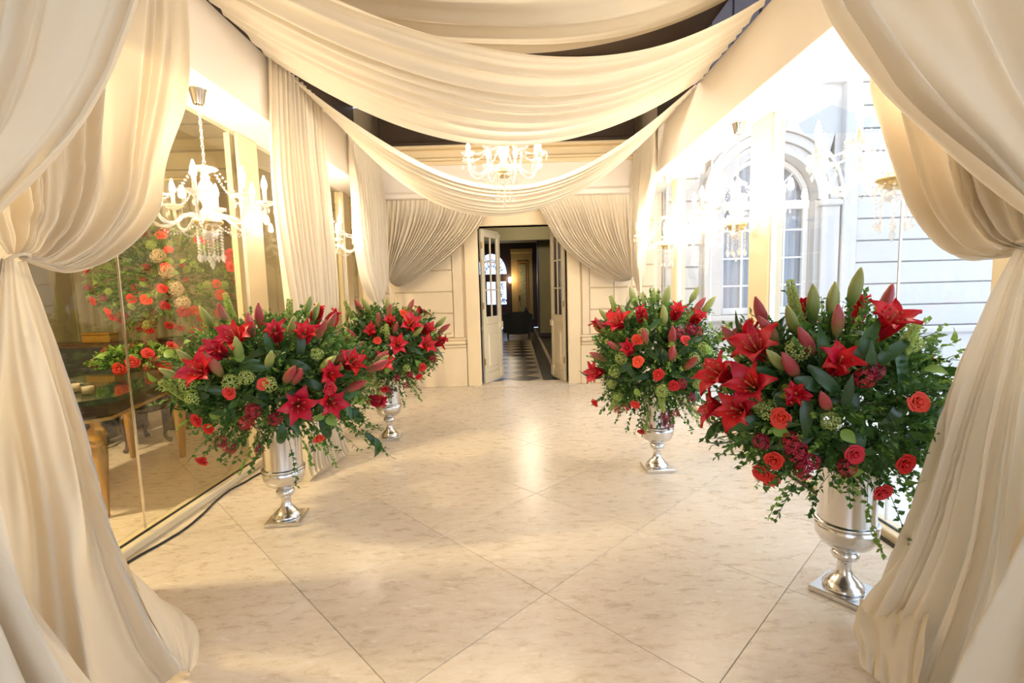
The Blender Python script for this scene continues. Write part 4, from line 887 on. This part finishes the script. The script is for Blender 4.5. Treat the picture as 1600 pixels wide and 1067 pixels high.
BQ = {
 'L1': {
  'lily': [(0.187,-0.348,1.272),(0.33,-0.31,1.246),(-0.08,-0.456,1.192),(0.325,-0.443,0.887),(0.47,-0.346,0.876),(0.563,-0.248,1.079),(0.475,-0.361,1.031),(0.608,0.039,0.798),(-0.151,-0.501,1.093),(-0.008,-0.401,1.257)],
  'budg': [(-0.256,-0.452,1.145),(0.204,0.062,1.416),(0.019,-0.459,1.19),(0.19,-0.465,1.136),(0.458,-0.356,1.087),(-0.346,-0.455,1.061),(-0.353,-0.106,1.365),(0.243,-0.276,1.302)],
  'budr': [(-0.214,-0.158,1.364),(0.03,-0.223,1.362),(0.394,-0.066,1.31),(-0.077,-0.503,1.109),(0.291,-0.465,1.046),(0.331,-0.45,1.035),(0.524,-0.274,1.115),(0.651,-0.067,1.029),(0.571,-0.263,0.941),(0.037,-0.341,1.302),(0.383,-0.23,1.268)],
  'rose': [(-0.001,-0.53,0.983),(0.481,-0.361,0.963),(-0.237,-0.461,0.82),(0.288,-0.104,0.6),(-0.308,-0.341,0.548),(-0.192,-0.436,0.764),(0.173,-0.506,1.021)],
  'clus': [(-0.249,-0.254,0.626),(-0.037,-0.217,0.56),(0.099,-0.504,0.87),(-0.191,-0.258,0.585),(0.043,-0.477,0.799),(0.196,-0.454,0.808)],
  'hyd': [(0.0,-0.525,1.039),(0.413,-0.343,1.161),(-0.263,-0.491,1.036),(-0.234,-0.503,0.958),(0.199,-0.5,1.019),(0.085,-0.514,1.06)],
  'bell': [(-0.236,-0.068,1.433),(0.149,-0.082,1.383),(-0.345,-0.467,0.99)],
  'leaf': [(0.029,-0.417,1.239,90),(0.323,-0.428,1.112,-20),(-0.21,-0.509,0.977,160),(-0.109,-0.525,1.006,170),(0.385,-0.223,0.69,-70),(0.532,-0.209,0.795,-80),(0.635,-0.087,0.561,-50),(0.678,-0.116,0.518,-80),(0.13,-0.491,1.109,180),(0.25,-0.437,1.152,60),(0.555,-0.213,1.133,30),(0.331,-0.366,1.196,80),(-0.228,-0.501,1.03,150),(0.524,-0.01,0.704,-45),(0.169,-0.408,1.224,100),(0.078,-0.491,1.128,200),(0.411,-0.412,0.997,-30),(0.173,-0.347,0.683,-100),(0.525,-0.318,1.014,10)],
 },
 'L2': {
  'lily': [(0.232,-0.448,1.014),(0.452,-0.279,0.989),(0.537,-0.033,0.992),(0.004,-0.444,1.139),(0.326,-0.316,1.182),(0.12,-0.479,0.888),(0.456,-0.199,1.126),(-0.137,-0.456,0.904),(0.159,-0.376,1.221)],
  'budg': [(-0.112,-0.149,1.358),(0.392,-0.17,1.232),(0.374,-0.326,1.107),(0.541,0.079,1.174),(0.087,-0.185,1.367)],
  'budr': [(-0.208,-0.067,1.345),(0.133,-0.304,1.296),(0.277,-0.05,1.344),(0.571,0.078,1.106),(0.205,-0.403,1.161),(0.054,-0.39,1.224),(-0.184,-0.403,1.111)],
  'rose': [(0.251,-0.23,1.302),(0.416,-0.271,0.782),(0.369,-0.242,0.69),(0.056,-0.473,1.069),(0.055,-0.294,0.587),(-0.026,-0.449,0.779)],
  'clus': [(0.247,-0.227,0.595),(0.308,-0.333,0.72),(0.047,-0.152,0.52),(0.194,-0.381,0.7),(0.504,-0.148,0.845)],
  'hyd': [(0.109,-0.426,1.165),(-0.0,-0.354,0.638),(-0.275,-0.177,0.611),(0.292,-0.388,0.791)],
  'bell': [(-0.318,-0.107,1.343),(0.14,-0.437,1.135)],
  'leaf': [(0.318,-0.263,1.24,60),(0.384,0.065,1.317,110),(0.528,-0.113,0.936,-40),(0.281,-0.411,1.069,30),(0.115,-0.479,1.02,150),(0.444,0.072,1.216,30),(0.184,-0.442,0.803,-90),(0.051,-0.487,0.903,-120),(0.36,-0.378,0.972,-30),(-0.079,-0.394,1.198,130)],
 },
 'R1': {
  'lily': [(-0.307,-0.375,1.036),(-0.196,-0.285,1.267),(0.045,-0.305,1.286),(-0.49,-0.143,0.841),(-0.347,-0.208,1.218),(0.188,-0.303,1.234)],
  'budg': [(-0.033,0.015,1.405),(0.033,-0.105,1.386),(0.256,-0.079,1.409),(-0.052,-0.345,1.253),(-0.298,-0.185,1.274),(-0.381,0.081,1.246),(-0.179,0.047,1.388),(0.353,-0.113,1.328)],
  'budr': [(-0.432,-0.06,1.185),(-0.401,-0.28,1.056),(-0.481,-0.183,0.957),(-0.201,-0.4,1.121),(-0.029,-0.473,0.999),(0.087,-0.469,0.927),(0.289,-0.085,1.328),(-0.019,-0.437,1.119)],
  'rose': [(-0.258,-0.42,0.961),(-0.127,-0.466,0.872),(-0.015,-0.462,0.789),(-0.25,-0.311,0.628),(-0.501,-0.01,0.576),(-0.157,-0.13,0.367),(0.074,-0.433,1.107),(-0.252,-0.38,1.11)],
  'clus': [(-0.012,-0.271,0.524),(0.057,-0.284,0.54),(0.047,-0.159,0.422),(-0.293,-0.22,0.584),(0.13,-0.377,1.18),(0.193,-0.357,1.167),(0.035,-0.411,1.162),(-0.331,-0.043,0.516),(0.045,-0.459,0.796),(0.14,-0.389,0.685)],
  'hyd': [(-0.406,-0.302,0.875),(-0.42,-0.244,0.767),(-0.088,-0.444,0.749),(-0.368,-0.229,0.663),(0.224,-0.401,1.04),(0.174,-0.422,0.786),(0.138,-0.452,0.978),(-0.208,-0.371,1.165),(-0.366,-0.342,0.976)],
  'bell': [(-0.081,-0.406,0.67),(-0.369,-0.18,0.627),(0.46,-0.163,1.13),(-0.33,0.073,1.339)],
  'leaf': [(-0.137,-0.366,1.209,40),(0.068,-0.454,1.05,60),(-0.41,-0.076,1.211,150),(-0.307,-0.392,0.887,-60),(0.139,-0.448,1.001,20),(-0.199,-0.24,1.299,110),(0.04,-0.397,1.184,40),(-0.347,-0.363,0.907,-150),(-0.074,-0.472,0.987,-80),(-0.496,0.041,0.768,180)],
 },
 'R2': {
  'lily': [(-0.262,-0.29,1.152),(-0.48,-0.088,1.198),(-0.583,0.021,1.066),(-0.531,-0.161,1.052),(-0.569,-0.139,0.946),(-0.408,-0.273,1.028),(-0.022,-0.215,1.296)],
  'budg': [(-0.012,-0.002,1.439),(-0.167,0.046,1.377),(-0.44,-0.185,1.162),(-0.314,-0.062,1.32),(-0.091,0.027,1.382)],
  'budr': [(0.108,-0.035,1.385),(-0.189,-0.168,1.315),(-0.406,-0.049,1.272),(-0.377,0.089,1.336),(-0.494,0.108,1.214),(-0.327,-0.201,1.235),(-0.406,-0.229,1.138),(-0.318,-0.317,1.015),(-0.577,0.11,1.066)],
  'rose': [(0.002,-0.361,1.022),(-0.46,-0.252,0.944),(-0.458,-0.205,0.749),(-0.43,-0.129,0.639),(-0.215,-0.34,0.814),(-0.022,-0.347,0.774),(-0.054,-0.277,0.632),(-0.465,-0.123,0.667)],
  'clus': [(-0.4,-0.269,0.803),(-0.352,-0.28,0.764),(-0.176,-0.326,1.117),(-0.225,-0.318,0.747),(-0.508,-0.193,0.823),(-0.136,-0.322,1.141),(-0.425,-0.265,0.843),(-0.36,-0.251,0.712)],
  'hyd': [(-0.504,-0.215,0.968),(-0.303,-0.33,0.947),(-0.371,-0.194,1.214),(-0.533,-0.178,1.002),(0.063,-0.254,1.244)],
  'bell': [(-0.25,0.06,1.415),(0.027,-0.269,1.233)],
  'leaf': [(-0.458,-0.244,1.015,85),(-0.418,-0.267,1.027,-10),(-0.239,-0.331,1.063,80),(-0.07,-0.297,1.198,35),(-0.611,0.097,0.933,220),(-0.6,0.073,0.812,200),(-0.585,0.055,0.741,185),(-0.481,0.105,1.291,110),(-0.4,-0.201,1.183,60),(-0.352,-0.284,1.088,-20),(-0.489,-0.165,1.124,160),(-0.176,-0.283,1.201,40),(-0.289,-0.259,1.188,100),(-0.381,-0.295,0.985,-90),(-0.138,-0.264,1.237,60),(-0.551,-0.163,0.9,200),(-0.317,-0.288,1.114,-45)],
 },
}

def arrangement(key, label, base, cen, rad, seed, tilt_view=(0,-1,0.25)):
    t = thing('flower_arrangement', label, 'flowers', (base[0], base[1], 0.66), 'red lily arrangements')
    rnd = random.Random(seed); C = Vector((cen[0]-base[0], cen[1]-base[1], cen[2]-0.66)); Rd = Vector(rad)
    D = BQ[key]
    def loc(p): return Vector((p[0], p[1], p[2]-0.66))
    def outward(p, up=0.25, view=0.35):
        d = Vector(((p.x-C.x)/Rd.x, (p.y-C.y)/Rd.y, (p.z-C.z)/Rd.z)).normalized()
        return (d+Vector((0,0,up))+Vector((-0.35*(base[0])/3, -1, 0.1))*view).normalized()
    def surf(d, k=1.0): return C+Vector((d.x*Rd.x, d.y*Rd.y, d.z*Rd.z))*k
    def rdir(zmin=-0.6):
        while True:
            v = Vector((rnd.gauss(0,1), rnd.gauss(0,1), rnd.gauss(0,1))).normalized()
            if v.z > zmin: return v
    # --- lilies (the ones facing the viewer, then some round the back)
    def add_lily(p, d, s):
        l = put('lily', FL['lily'], t, p-d*0.05, qdir(d, rnd.uniform(0,6)), s); op = rnd.choice((0.35, 0.6, 0.8, 1.0, 1.05))
        for i in range(6):
            pm = FL['petal'] if i % 2 else FL['petal2']; q = Quaternion((0,0,1), i*PI/3) @ Quaternion((0,1,0), (op-1)*0.7+rnd.uniform(-.08,.08))
            put('petal', pm, l, (0,0,0.0), q, rnd.uniform(0.92,1.08))
    for p in D['lily']:
        p = loc(p); add_lily(p, outward(p, 0.30, 0.32), rnd.uniform(1.15, 1.38))
    for k in range(6):
        d = rdir(-0.1)
        if d.y < 0.1: d.y = abs(d.y)+0.2; d.normalize()
        add_lily(surf(d, 0.98), (d+Vector((0,0,.3))).normalized(), rnd.uniform(1.1,1.3))
    # --- buds
    def add_bud(kind, p, d, s):
        b = put('lily_bud', FL[kind], t, p-d*0.05, qdir(d, rnd.uniform(0,6)), s); put('stem', FL['budstem'], b)
    for kind in ('budg', 'budr'):
        for p in D[kind]:
            p = loc(p); o = outward(p, 0.55, 0.0); e = rnd.uniform(-.15,.15)
            add_bud(kind, p, Vector((o.x*1.5+e, o.y*0.5-0.15, o.z+0.05)).normalized(), rnd.uniform(1.1, 1.4))
        for k in range(4):
            d = rdir(0.1); d.y = abs(d.y)+0.15; d.normalize(); add_bud(kind, surf(d, 1.06), (d+Vector((0,0,.5))).normalized(), rnd.uniform(0.85,1.05))
    # --- roses, clusters, pale blooms, spikes
    for k, p in enumerate(D['rose']):
        p = loc(p); put('rose', FL['rose'][1 if k % 3 == 0 else 0], t, p, qdir(outward(p, 0.05, 0.6), rnd.uniform(0,6)), rnd.uniform(0.82, 1.02))
    for k in range(6):
        d = rdir(-0.5); d.y = abs(d.y)+0.2; d.normalize(); put('rose', FL['rose'][k % 2], t, surf(d, 0.97), qdir(d, rnd.uniform(0,6)), 1.15)
    for k, p in enumerate(D['clus']):
        p = loc(p); put('crimson_cluster', FL['clus'][k % 2], t, p, qdir(outward(p, 0, .3), rnd.uniform(0,6)), rnd.uniform(0.9,1.25))
    for k, p in enumerate(D['hyd']):
        p = loc(p); put('green_bloom', FL['hyd'][k % 2], t, p, qdir(outward(p, 0.1, .3), rnd.uniform(0,6)), rnd.uniform(0.9,1.2))
    for k, p in enumerate(D['bell']):
        p = loc(p); o = outward(p, 0.2, 0.0); o = (o+Vector((0,0,0.6 if p.z > C.z else -0.5))).normalized(); put('bell_flower_spike', FL['bell'], t, p-o*0.08, qdir(o), 0.95)
    # --- large lily leaves
    for p in D['leaf']:
        a = R(p[3]); p = loc(p); o = outward(p, 0, 0.3); d = Vector((math.cos(a), 0, math.sin(a)))+o*0.45; d.normalize()
        side = d.cross(o).normalized(); nz = side.cross(d); nz = nz if nz.dot(o) > 0 else -nz
        m3 = Matrix((d, nz.cross(d), nz)).transposed(); put('lily_leaf', FL[rnd.choice(('leafA','leafB','leafC'))], t, p-d*0.07, m3.to_quaternion(), rnd.uniform(1.05,1.35))
    for k in range(80):
        o = rdir(-0.55); d = (o*0.55+rdir(-1)*0.8).normalized(); side = d.cross(o)
        if side.length < 0.05: continue
        side.normalize(); nz = side.cross(d); nz = nz if nz.dot(o) > 0 else -nz
        m3 = Matrix((d, nz.cross(d), nz)).transposed(); put('lily_leaf', FL[rnd.choice(('leafA','leafB','leafC'))], t, surf(o, rnd.uniform(0.72,0.97))-d*0.06, m3.to_quaternion(), rnd.uniform(1.0,1.35))
    for k in range(16):
        o = rdir(-0.6); o.y = -abs(o.y); d = (o*0.5+rdir(-1)*0.7).normalized(); side = d.cross(o)
        if side.length < 0.05: continue
        side.normalize(); nz = side.cross(d); nz = nz if nz.dot(o) > 0 else -nz
        m3 = Matrix((d, nz.cross(d), nz)).transposed(); put('broad_leaf', FL['broad'], t, surf(o, rnd.uniform(0.93,1.05)), m3.to_quaternion(), rnd.uniform(0.8,1.2))
    # --- uncountable small greenery
    mb = MB()
    for k in range(620):                         # inner leaves that close the mound
        o = rdir(-0.75); leaflet(mb, surf(o, rnd.uniform(0.45,0.82)), o+rdir(-1)*0.8, o, rnd.uniform(0.06,0.11), rnd.uniform(0.016,0.028))
    neck = Vector((0,0,0.0))
    for k in range(330):
        o = rdir(-0.80); sprig(mb, surf(o, 0.45), surf(o, rnd.uniform(0.86,1.08)), rnd, 15, 0.034, 0.0115)
    for nm in ('lily','rose','clus','hyd','bell','leaf','budr','budg'):
        for p in D[nm]:
            p = loc(p)
            for q in range(5 if nm in ('rose','clus','leaf','hyd') else 3):
                e = Vector((rnd.gauss(0,1), rnd.gauss(0,1), rnd.gauss(0,1)))*0.055; e.y = abs(e.y)*0.8; e.z -= 0.02
                sprig(mb, C.lerp(p, 0.35), p+e, rnd, 16, 0.034, 0.0115)
    o1 = part('foliage', mb, M['foliage'], t); o1['kind'] = 'stuff'
    mb = MB()
    for k in range(230 if key == 'R1' else 140):
        o = rdir(-0.80); sprig(mb, surf(o, 0.6), surf(o, rnd.uniform(0.92,1.12)), rnd, 14, 0.026, 0.0095)
    o2 = part('light_foliage', mb, M['foliage_l'], t); o2['kind'] = 'stuff'
    for k in range(13):                          # trailing vines round the rim
        a = 2*PI*k/13+rnd.uniform(-.2,.2); p = Vector((0.20*math.cos(a), 0.20*math.sin(a), -0.02)); L = rnd.uniform(0.12,0.30)
        mb = MB(); q = p+Vector((0.16*math.cos(a), 0.16*math.sin(a), -L)); m = p.lerp(q, .5)+Vector((0.08*math.cos(a), 0.08*math.sin(a), 0.04))
        sprig(mb, p, q, rnd, 22, 0.030, 0.011)
        part('vine', mb, M['foliage'] if k % 3 else M['foliage_l'], t)
    return t
UR = [('L1', (-1.58,3.21), (-1.60,3.2,.98), (.68,.52,.42), R(6), 'silver urn at the left front beside the black cable', 'wide red lily arrangement in the near left urn'),
      ('L2', (-1.35,5.06), (-1.31,5.05,.95), (.50,.48,.45), R(4), 'silver urn at the far left, nearer the doors', 'red lily arrangement in the far left urn before the end wall'),
      ('R1', (1.13,4.0), (1.11,4.0,.92), (.50,.48,.48), R(3), 'silver urn at the far right, below the middle chandelier', 'round red and green arrangement in the far right urn'),
      ('R2', (1.55,2.29), (1.50,2.29,.93), (.56,.37,.45), R(36), 'large silver urn at the right front beside the curtain tail', 'large lily and rose arrangement in the near right urn')]
for i, (key, b, c, r, rz, l1, l2) in enumerate(UR):
    urn(l1, b, rz); arrangement(key, l2, b, c, r, 100+i)
# ================================================================== SMALL THINGS IN THE GALLERY
cord = part('power_cord', MB().tube(spline([(-2.29,2.2,0.008),(-2.27,2.6,0.008),(-2.25,2.78,0.008),(-2.22,2.91,0.008),(-2.20,3.09,0.008),(-2.22,3.31,0.008),(-2.26,3.54,0.008),(-2.27,3.75,0.008),(-2.24,3.89,0.008),(-2.22,4.07,0.008),(-2.1,4.5,0.008),(-2.25,5.2,0.008)], 90), 0.007, 6), M['black'], None, True)
tag(cord, 'black power cable snaking along the sill of the left glass wall', 'cable')
# ================================================================== LOUNGE BEHIND THE LEFT GLASS
tb = thing('console_table', 'green marble topped table with gilt turned legs behind the left glass', 'table', (-3.4, 3.65, 0))
def tpart(n, mb, m, par=None, sm=False): return part(n, mb, m, par or tb, sm, True)
tpart('marble_top', MB().prism([(-3.85,3.30),(-3.70,3.13),(-2.90,3.13),(-2.74,3.32),(-3.08,4.66),(-3.25,4.80),(-3.85,4.80)], 0.815, 0.85), M['marble'])
tpart('frieze', MB().prism([(-3.76,3.22),(-2.94,3.22),(-2.83,3.34),(-3.15,4.60),(-3.28,4.70),(-3.76,4.70)], 0.71, 0.8145), M['walnut'])
tpart('frieze_moulding', MB().prism([(-3.78,3.20),(-2.93,3.20),(-2.81,3.34),(-3.13,4.61),(-3.27,4.72),(-3.78,4.72)], 0.685, 0.709), M['gold'])
for x, y in ((-2.89,3.30),(-3.70,3.30),(-3.22,4.60),(-3.70,4.60)):
    tpart('leg', MB().lathe([(0.020,0.0),(0.026,0.012),(0.024,0.03),(0.036,0.18),(0.050,0.44),(0.052,0.50),(0.034,0.512),(0.044,0.525),(0.044,0.54),(0.028,0.548),(0.048,0.565),(0.058,0.60),(0.046,0.635),(0.028,0.65),(0.034,0.684)], 18, (x, y, 0.001)), M['gold'], None, True)
def candle_glass(label, x, y, z, s):
    t = thing('candle_glass', label, 'candle', (x, y, z), 'candle glasses on the marble table')
    part('glass', MB().lathe([(0.0,0.0),(0.036*s,0.0),(0.040*s,0.085*s),(0.0375*s,0.085*s),(0.034*s,0.008*s),(0.0,0.008*s)], 18, cap=False), M['glass'], t, True)
    part('wax', MB().lathe([(0.0335*s,0.009*s),(0.0355*s,0.055*s),(0.010*s,0.052*s),(0.0,0.052*s)], 18), M['wax'], t, True)
    part('wick', MB().tube([(0,0,0.052*s),(0,0.001,0.064*s)], 0.0012, 4), M['black'], t)
candle_glass('taller candle glass at the back on the marble table', -3.19, 3.52, 0.851, 1.15)
candle_glass('squat candle glass in front on the marble table', -3.02, 3.42, 0.851, 1.05)
# low arrangement + tall arrangement share a builder
def mixed_flowers(name, label, base, C, Rd, seed, nrose, nclus, nhyd, nwh, nleaf, nsprig, zmin=-0.7):
    t = thing(name, label, 'flowers', base); rnd = random.Random(seed); C = Vector(C)-Vector(base)
    def rd(front=True):
        while True:
            v = Vector((rnd.gauss(0,1), rnd.gauss(0,1), rnd.gauss(0,1))).normalized()
            if v.z > zmin:
                if front and rnd.random() < 0.75: v.y = -abs(v.y)
                return v
    S = lambda d, k: C+Vector((d.x*Rd[0], d.y*Rd[1], d.z*Rd[2]))*k
    for k in range(nrose): d = rd(); put('rose', FL['rose'][1 if k % 4 else 0], t, S(d, rnd.uniform(.93,1.05)), qdir(d+Vector((.3,-.5,0))), rnd.uniform(1.0,1.5))
    for k in range(nclus): d = rd(); put('crimson_cluster', FL['clus'][k % 2], t, S(d, rnd.uniform(.9,1.05)), qdir(d), rnd.uniform(.8,1.1))
    for k in range(nhyd): d = rd(); put('green_bloom', FL['hyd'][k % 2], t, S(d, rnd.uniform(.9,1.05)), qdir(d), rnd.uniform(.9,1.3))
    for k in range(nwh): d = Vector((0.25+0.1*k, -1, 0.5-0.33*k)).normalized(); put('cream_bloom', FL['whyd'], t, S(d, 1.0), qdir(d), 1.0)
    for k in range(nleaf):
        o = rd(); d = (o*0.5+rd(False)*0.7).normalized(); side = d.cross(o)
        if side.length < .05: continue
        side.normalize(); nz = side.cross(d); nz = nz if nz.dot(o) > 0 else -nz
        put('broad_leaf', FL['broad'], t, S(o, rnd.uniform(.85,1.02)), Matrix((d, nz.cross(d), nz)).transposed().to_quaternion(), rnd.uniform(.9,1.5))
    mb = MB()
    for k in range(nsprig*2): o = rd(False); leaflet(mb, S(o, rnd.uniform(.4,.85)), o+rd(False)*.8, o, rnd.uniform(.05,.1), rnd.uniform(.014,.026))
    for k in range(nsprig): o = rd(); sprig(mb, S(o, .5), S(o, rnd.uniform(.85,1.1)), rnd, 13, .036, .012)
    part('foliage', mb, M['foliage'], t)['kind'] = 'stuff'
    mb = MB()
    for k in range(nsprig//2): o = rd(); sprig(mb, S(o, .6), S(o, rnd.uniform(.95,1.18)), rnd, 13, .032, .011)
    part('light_foliage', mb, M['foliage_l'], t)['kind'] = 'stuff'
    return t
mixed_flowers('table_flowers', 'low red flower arrangement on the far end of the marble table', (-3.32,4.3,0.851), (-3.32,4.3,0.97), (0.36,0.24,0.15), 201, 8, 10, 6, 0, 12, 90, -0.35)
pd = thing('pedestal_urn', 'dark bronze urn holding the tall rose display in the lounge', 'urn', (-3.95, 5.75, 0))
part('plinth', MB().box(-0.17,0.17,-0.17,0.17,0,0.62,0.015), M['walnut'], pd); part('foot', MB().lathe([(0.12,0.6205),(0.125,0.65),(0.05,0.70),(0.05,0.74)], 20), M['walnut'], pd, True)
part('bowl', MB().lathe([(0.05,0.7405),(0.14,0.78),(0.21,0.87),(0.22,0.96),(0.19,1.02),(0.215,1.05),(0.215,1.06),(0.18,1.06)], 24), M['walnut'], pd, True)
mixed_flowers('rose_display', 'tall display of coral roses and cream hydrangeas in the lounge', (-3.95,5.75,1.055), (-3.92,5.65,1.70), (0.85,0.45,0.60), 211, 46, 26, 16, 4, 40, 260, -0.9)
sf = thing('tufted_sofa', 'black tufted sofa at the left edge behind the marble table', 'sofa', (-5.0, 5.0, 0))
def spart(n, mb, m=None, sm=False): return part(n, mb, m or M['velvet'], sf, sm, True)
spart('seat', MB().box(-6.1, -4.45, 4.75, 5.45, 0.20, 0.45, 0.05))
G = []
for i in range(34):
    row = []
    for j in range(16):
        x = -6.1+1.65*i/33; z = 0.45+0.55*j/15; tu = 0.03*abs(math.sin(PI*(i*0.30+j*0.33)))*abs(math.sin(PI*(i*0.30-j*0.33)))
        row.append((x, 5.36-tu-0.10*(j/15-0.5)*0, z))
    G.append(row)
spart('tufted_back', MB().grid(G), None, True)
spart('back_frame', MB().box(-6.12, -4.43, 5.365, 5.50, 0.20, 1.02, 0.03), M['walnut'])
for x0 in (-6.24, -4.43): spart('arm', MB().box(x0, x0+0.12, 4.75, 5.45, 0.15, 0.68, 0.04))
for x in (-6.1, -4.5):
    for y in (4.8, 5.4): spart('leg', MB().lathe([(0.02,0),(0.035,0.12),(0.03,0.199)], 10, (x,y,0.001)), M['gold'], True)
bx = thing('gilt_box', 'gilt box standing on a ledge behind the sofa', 'box', (-4.75, 5.62, 1.03))
part('body', MB().box(-0.16,0.16,-0.07,0.07,0.002,0.09,0.006), M['gold'], bx); part('lid', MB().box(-0.165,0.165,-0.075,0.075,0.0905,0.12,0.008), M['gold'], bx)
lg = thing('side_cabinet', 'dark cabinet behind the sofa carrying the gilt box', 'cabinet', (-4.95, 5.68, 0))
part('body', MB().box(-0.5,0.5,-0.14,0.14,0.06,0.98,0.008), M['walnut'], lg); part('top', MB().box(-0.53,0.53,-0.16,0.16,0.981,1.031,0.01), M['walnut'], lg); part('base', MB().box(-0.5,0.5,-0.14,0.14,0,0.059), M['walnut'], lg)
for s in (-0.25, 0.25): part('door', MB().box(s-0.23,s+0.23,-0.155,-0.141,0.1,0.94,0.004), M['walnut'], lg)
st = thing('carved_stool', 'dark carved stool with cabriole legs behind the left glass', 'stool', (-3.98, 5.02, 0))
part('seat', MB().lathe([(0.24,0.42),(0.30,0.45),(0.31,0.50),(0.26,0.55),(0.0,0.565)], 24), M['velvet'], st, True)
part('apron', MB().lathe([(0.22,0.36),(0.285,0.37),(0.29,0.419),(0.22,0.419)], 24), M['walnut'], st, True)
for a in (20, 110, 200, 290):
    ca, sa = math.cos(R(a)), math.sin(R(a)); pts = spline([(0.24*ca,0.24*sa,0.40),(0.31*ca,0.31*sa,0.32),(0.29*ca,0.29*sa,0.20),(0.25*ca,0.25*sa,0.09),(0.28*ca,0.28*sa,0.03),(0.31*ca,0.31*sa,0.026)], 16)
    part('leg', MB().tube(pts, lambda s: 0.036-0.022*math.sin(PI*min(1, s*0.75))+0.004*s, 8), M['walnut'], st, True)
dr = thing('lounge_drape', 'olive floor-length drape on the lounge end wall', 'curtain', (-4.9, 7.45, 0), 'olive lounge drapes')
part('cloth', MB().grid(cloth([(-6.6,7.42,0.02),(-6.6,7.42,1.6),(-6.6,7.42,3.2)], [(-4.4,7.42,0.02),(-4.4,7.42,1.6),(-4.4,7.42,3.2)], 140, 10, 13, lambda u,v: 0.045, 81, drift=0.05)), M['olive_drape'], dr, True, True)
part('rail', MB().tube([(-6.7,7.42,3.24),(-4.3,7.42,3.24)], 0.02, 8), M['gold'], dr, True, True)
ls = thing('lounge_fill_lamp', 'added out-of-view pendant that brightens the lounge', 'lamp', (-4.4, 2.2, 4.299))  # lamp added out of view to light the lounge
part('cord', MB().tube([(0,0,0),(0,0,-0.5)], 0.006, 6), M['black'], ls); part('shade', MB().lathe([(0.10,-0.5),(0.24,-0.78),(0.235,-0.78),(0.09,-0.51)], 20, cap=False), M['white_frame'], ls, True)
part('bulb', MB().lathe([(0.02,-0.56),(0.05,-0.63),(0.05,-0.67),(0.02,-0.70)], 12), M['bulb'], ls, True)
l = bpy.data.lights.new('lounge_fill_light', 'POINT'); l.energy = LOUNGE_WATTS; l.color = (1.0,0.84,0.58); l.shadow_soft_size = 0.15
lo = bpy.data.objects.new('lounge_fill_light', l); COL.objects.link(lo); lo.parent = ls; lo.location = (0,0,-0.86)
# ================================================================== ARMCHAIR IN THE HALL
ac = thing('armchair', 'black tub armchair seen from behind in the dark hall', 'armchair', (0.05, 15.2, 0))
G = []
for i in range(33):
    a = R(200+(340-200)*i/32); row = []
    for j in range(9):
        t = j/8; r = 0.38+0.10*t; row.append((r*math.cos(a), r*0.85*math.sin(a), 0.18+0.68*t-0.12*(abs(i-16)/16)**2*t))
    G.append(row)
G2 = [[(p[0]*0.84, p[1]*0.84, p[2]) for p in row] for row in G]
mbx = MB().grid(G).grid(G2); rim = [[G[i][8], G2[i][8]] for i in range(33)]; mbx.grid(rim); mbx.grid([[G[i][0], G2[i][0]] for i in range(33)]); mbx.grid([G[0], G2[0]]); mbx.grid([G[32], G2[32]])
part('backrest', mbx, M['velvet'], ac, True)
part('seat', MB().box(-0.34,0.34,-0.22,0.42,0.20,0.46,0.06), M['velvet'], ac)
for sx in (-1, 1):
    part('arm', MB().box(sx*0.41-0.06, sx*0.41+0.06, -0.12, 0.40, 0.2, 0.64, 0.05), M['velvet'], ac)
    for y in (-0.25, 0.36): part('leg', MB().lathe([(0.014,0),(0.028,0.20)], 8, (sx*0.32, y, 0.001)), M['walnut'], ac)
cu = thing('cushion', 'dark pointed cushion leaning in the hall armchair', 'cushion', (0.30, 15.22, 0.70))
part('cover', MB().grid([[(0.11*u*(0.55-0.45*v)+0.0, 0.05*(1-u*u)*(1-v*v)*s, 0.16+0.16*v*(1-0.25*u*u)) for v in [k/6-1 for k in range(13)]] for s in (1,-1) for u in ([k/6-1 for k in range(13)] if s > 0 else [1-k/6 for k in range(13)])]), M['velvet'], cu, True)
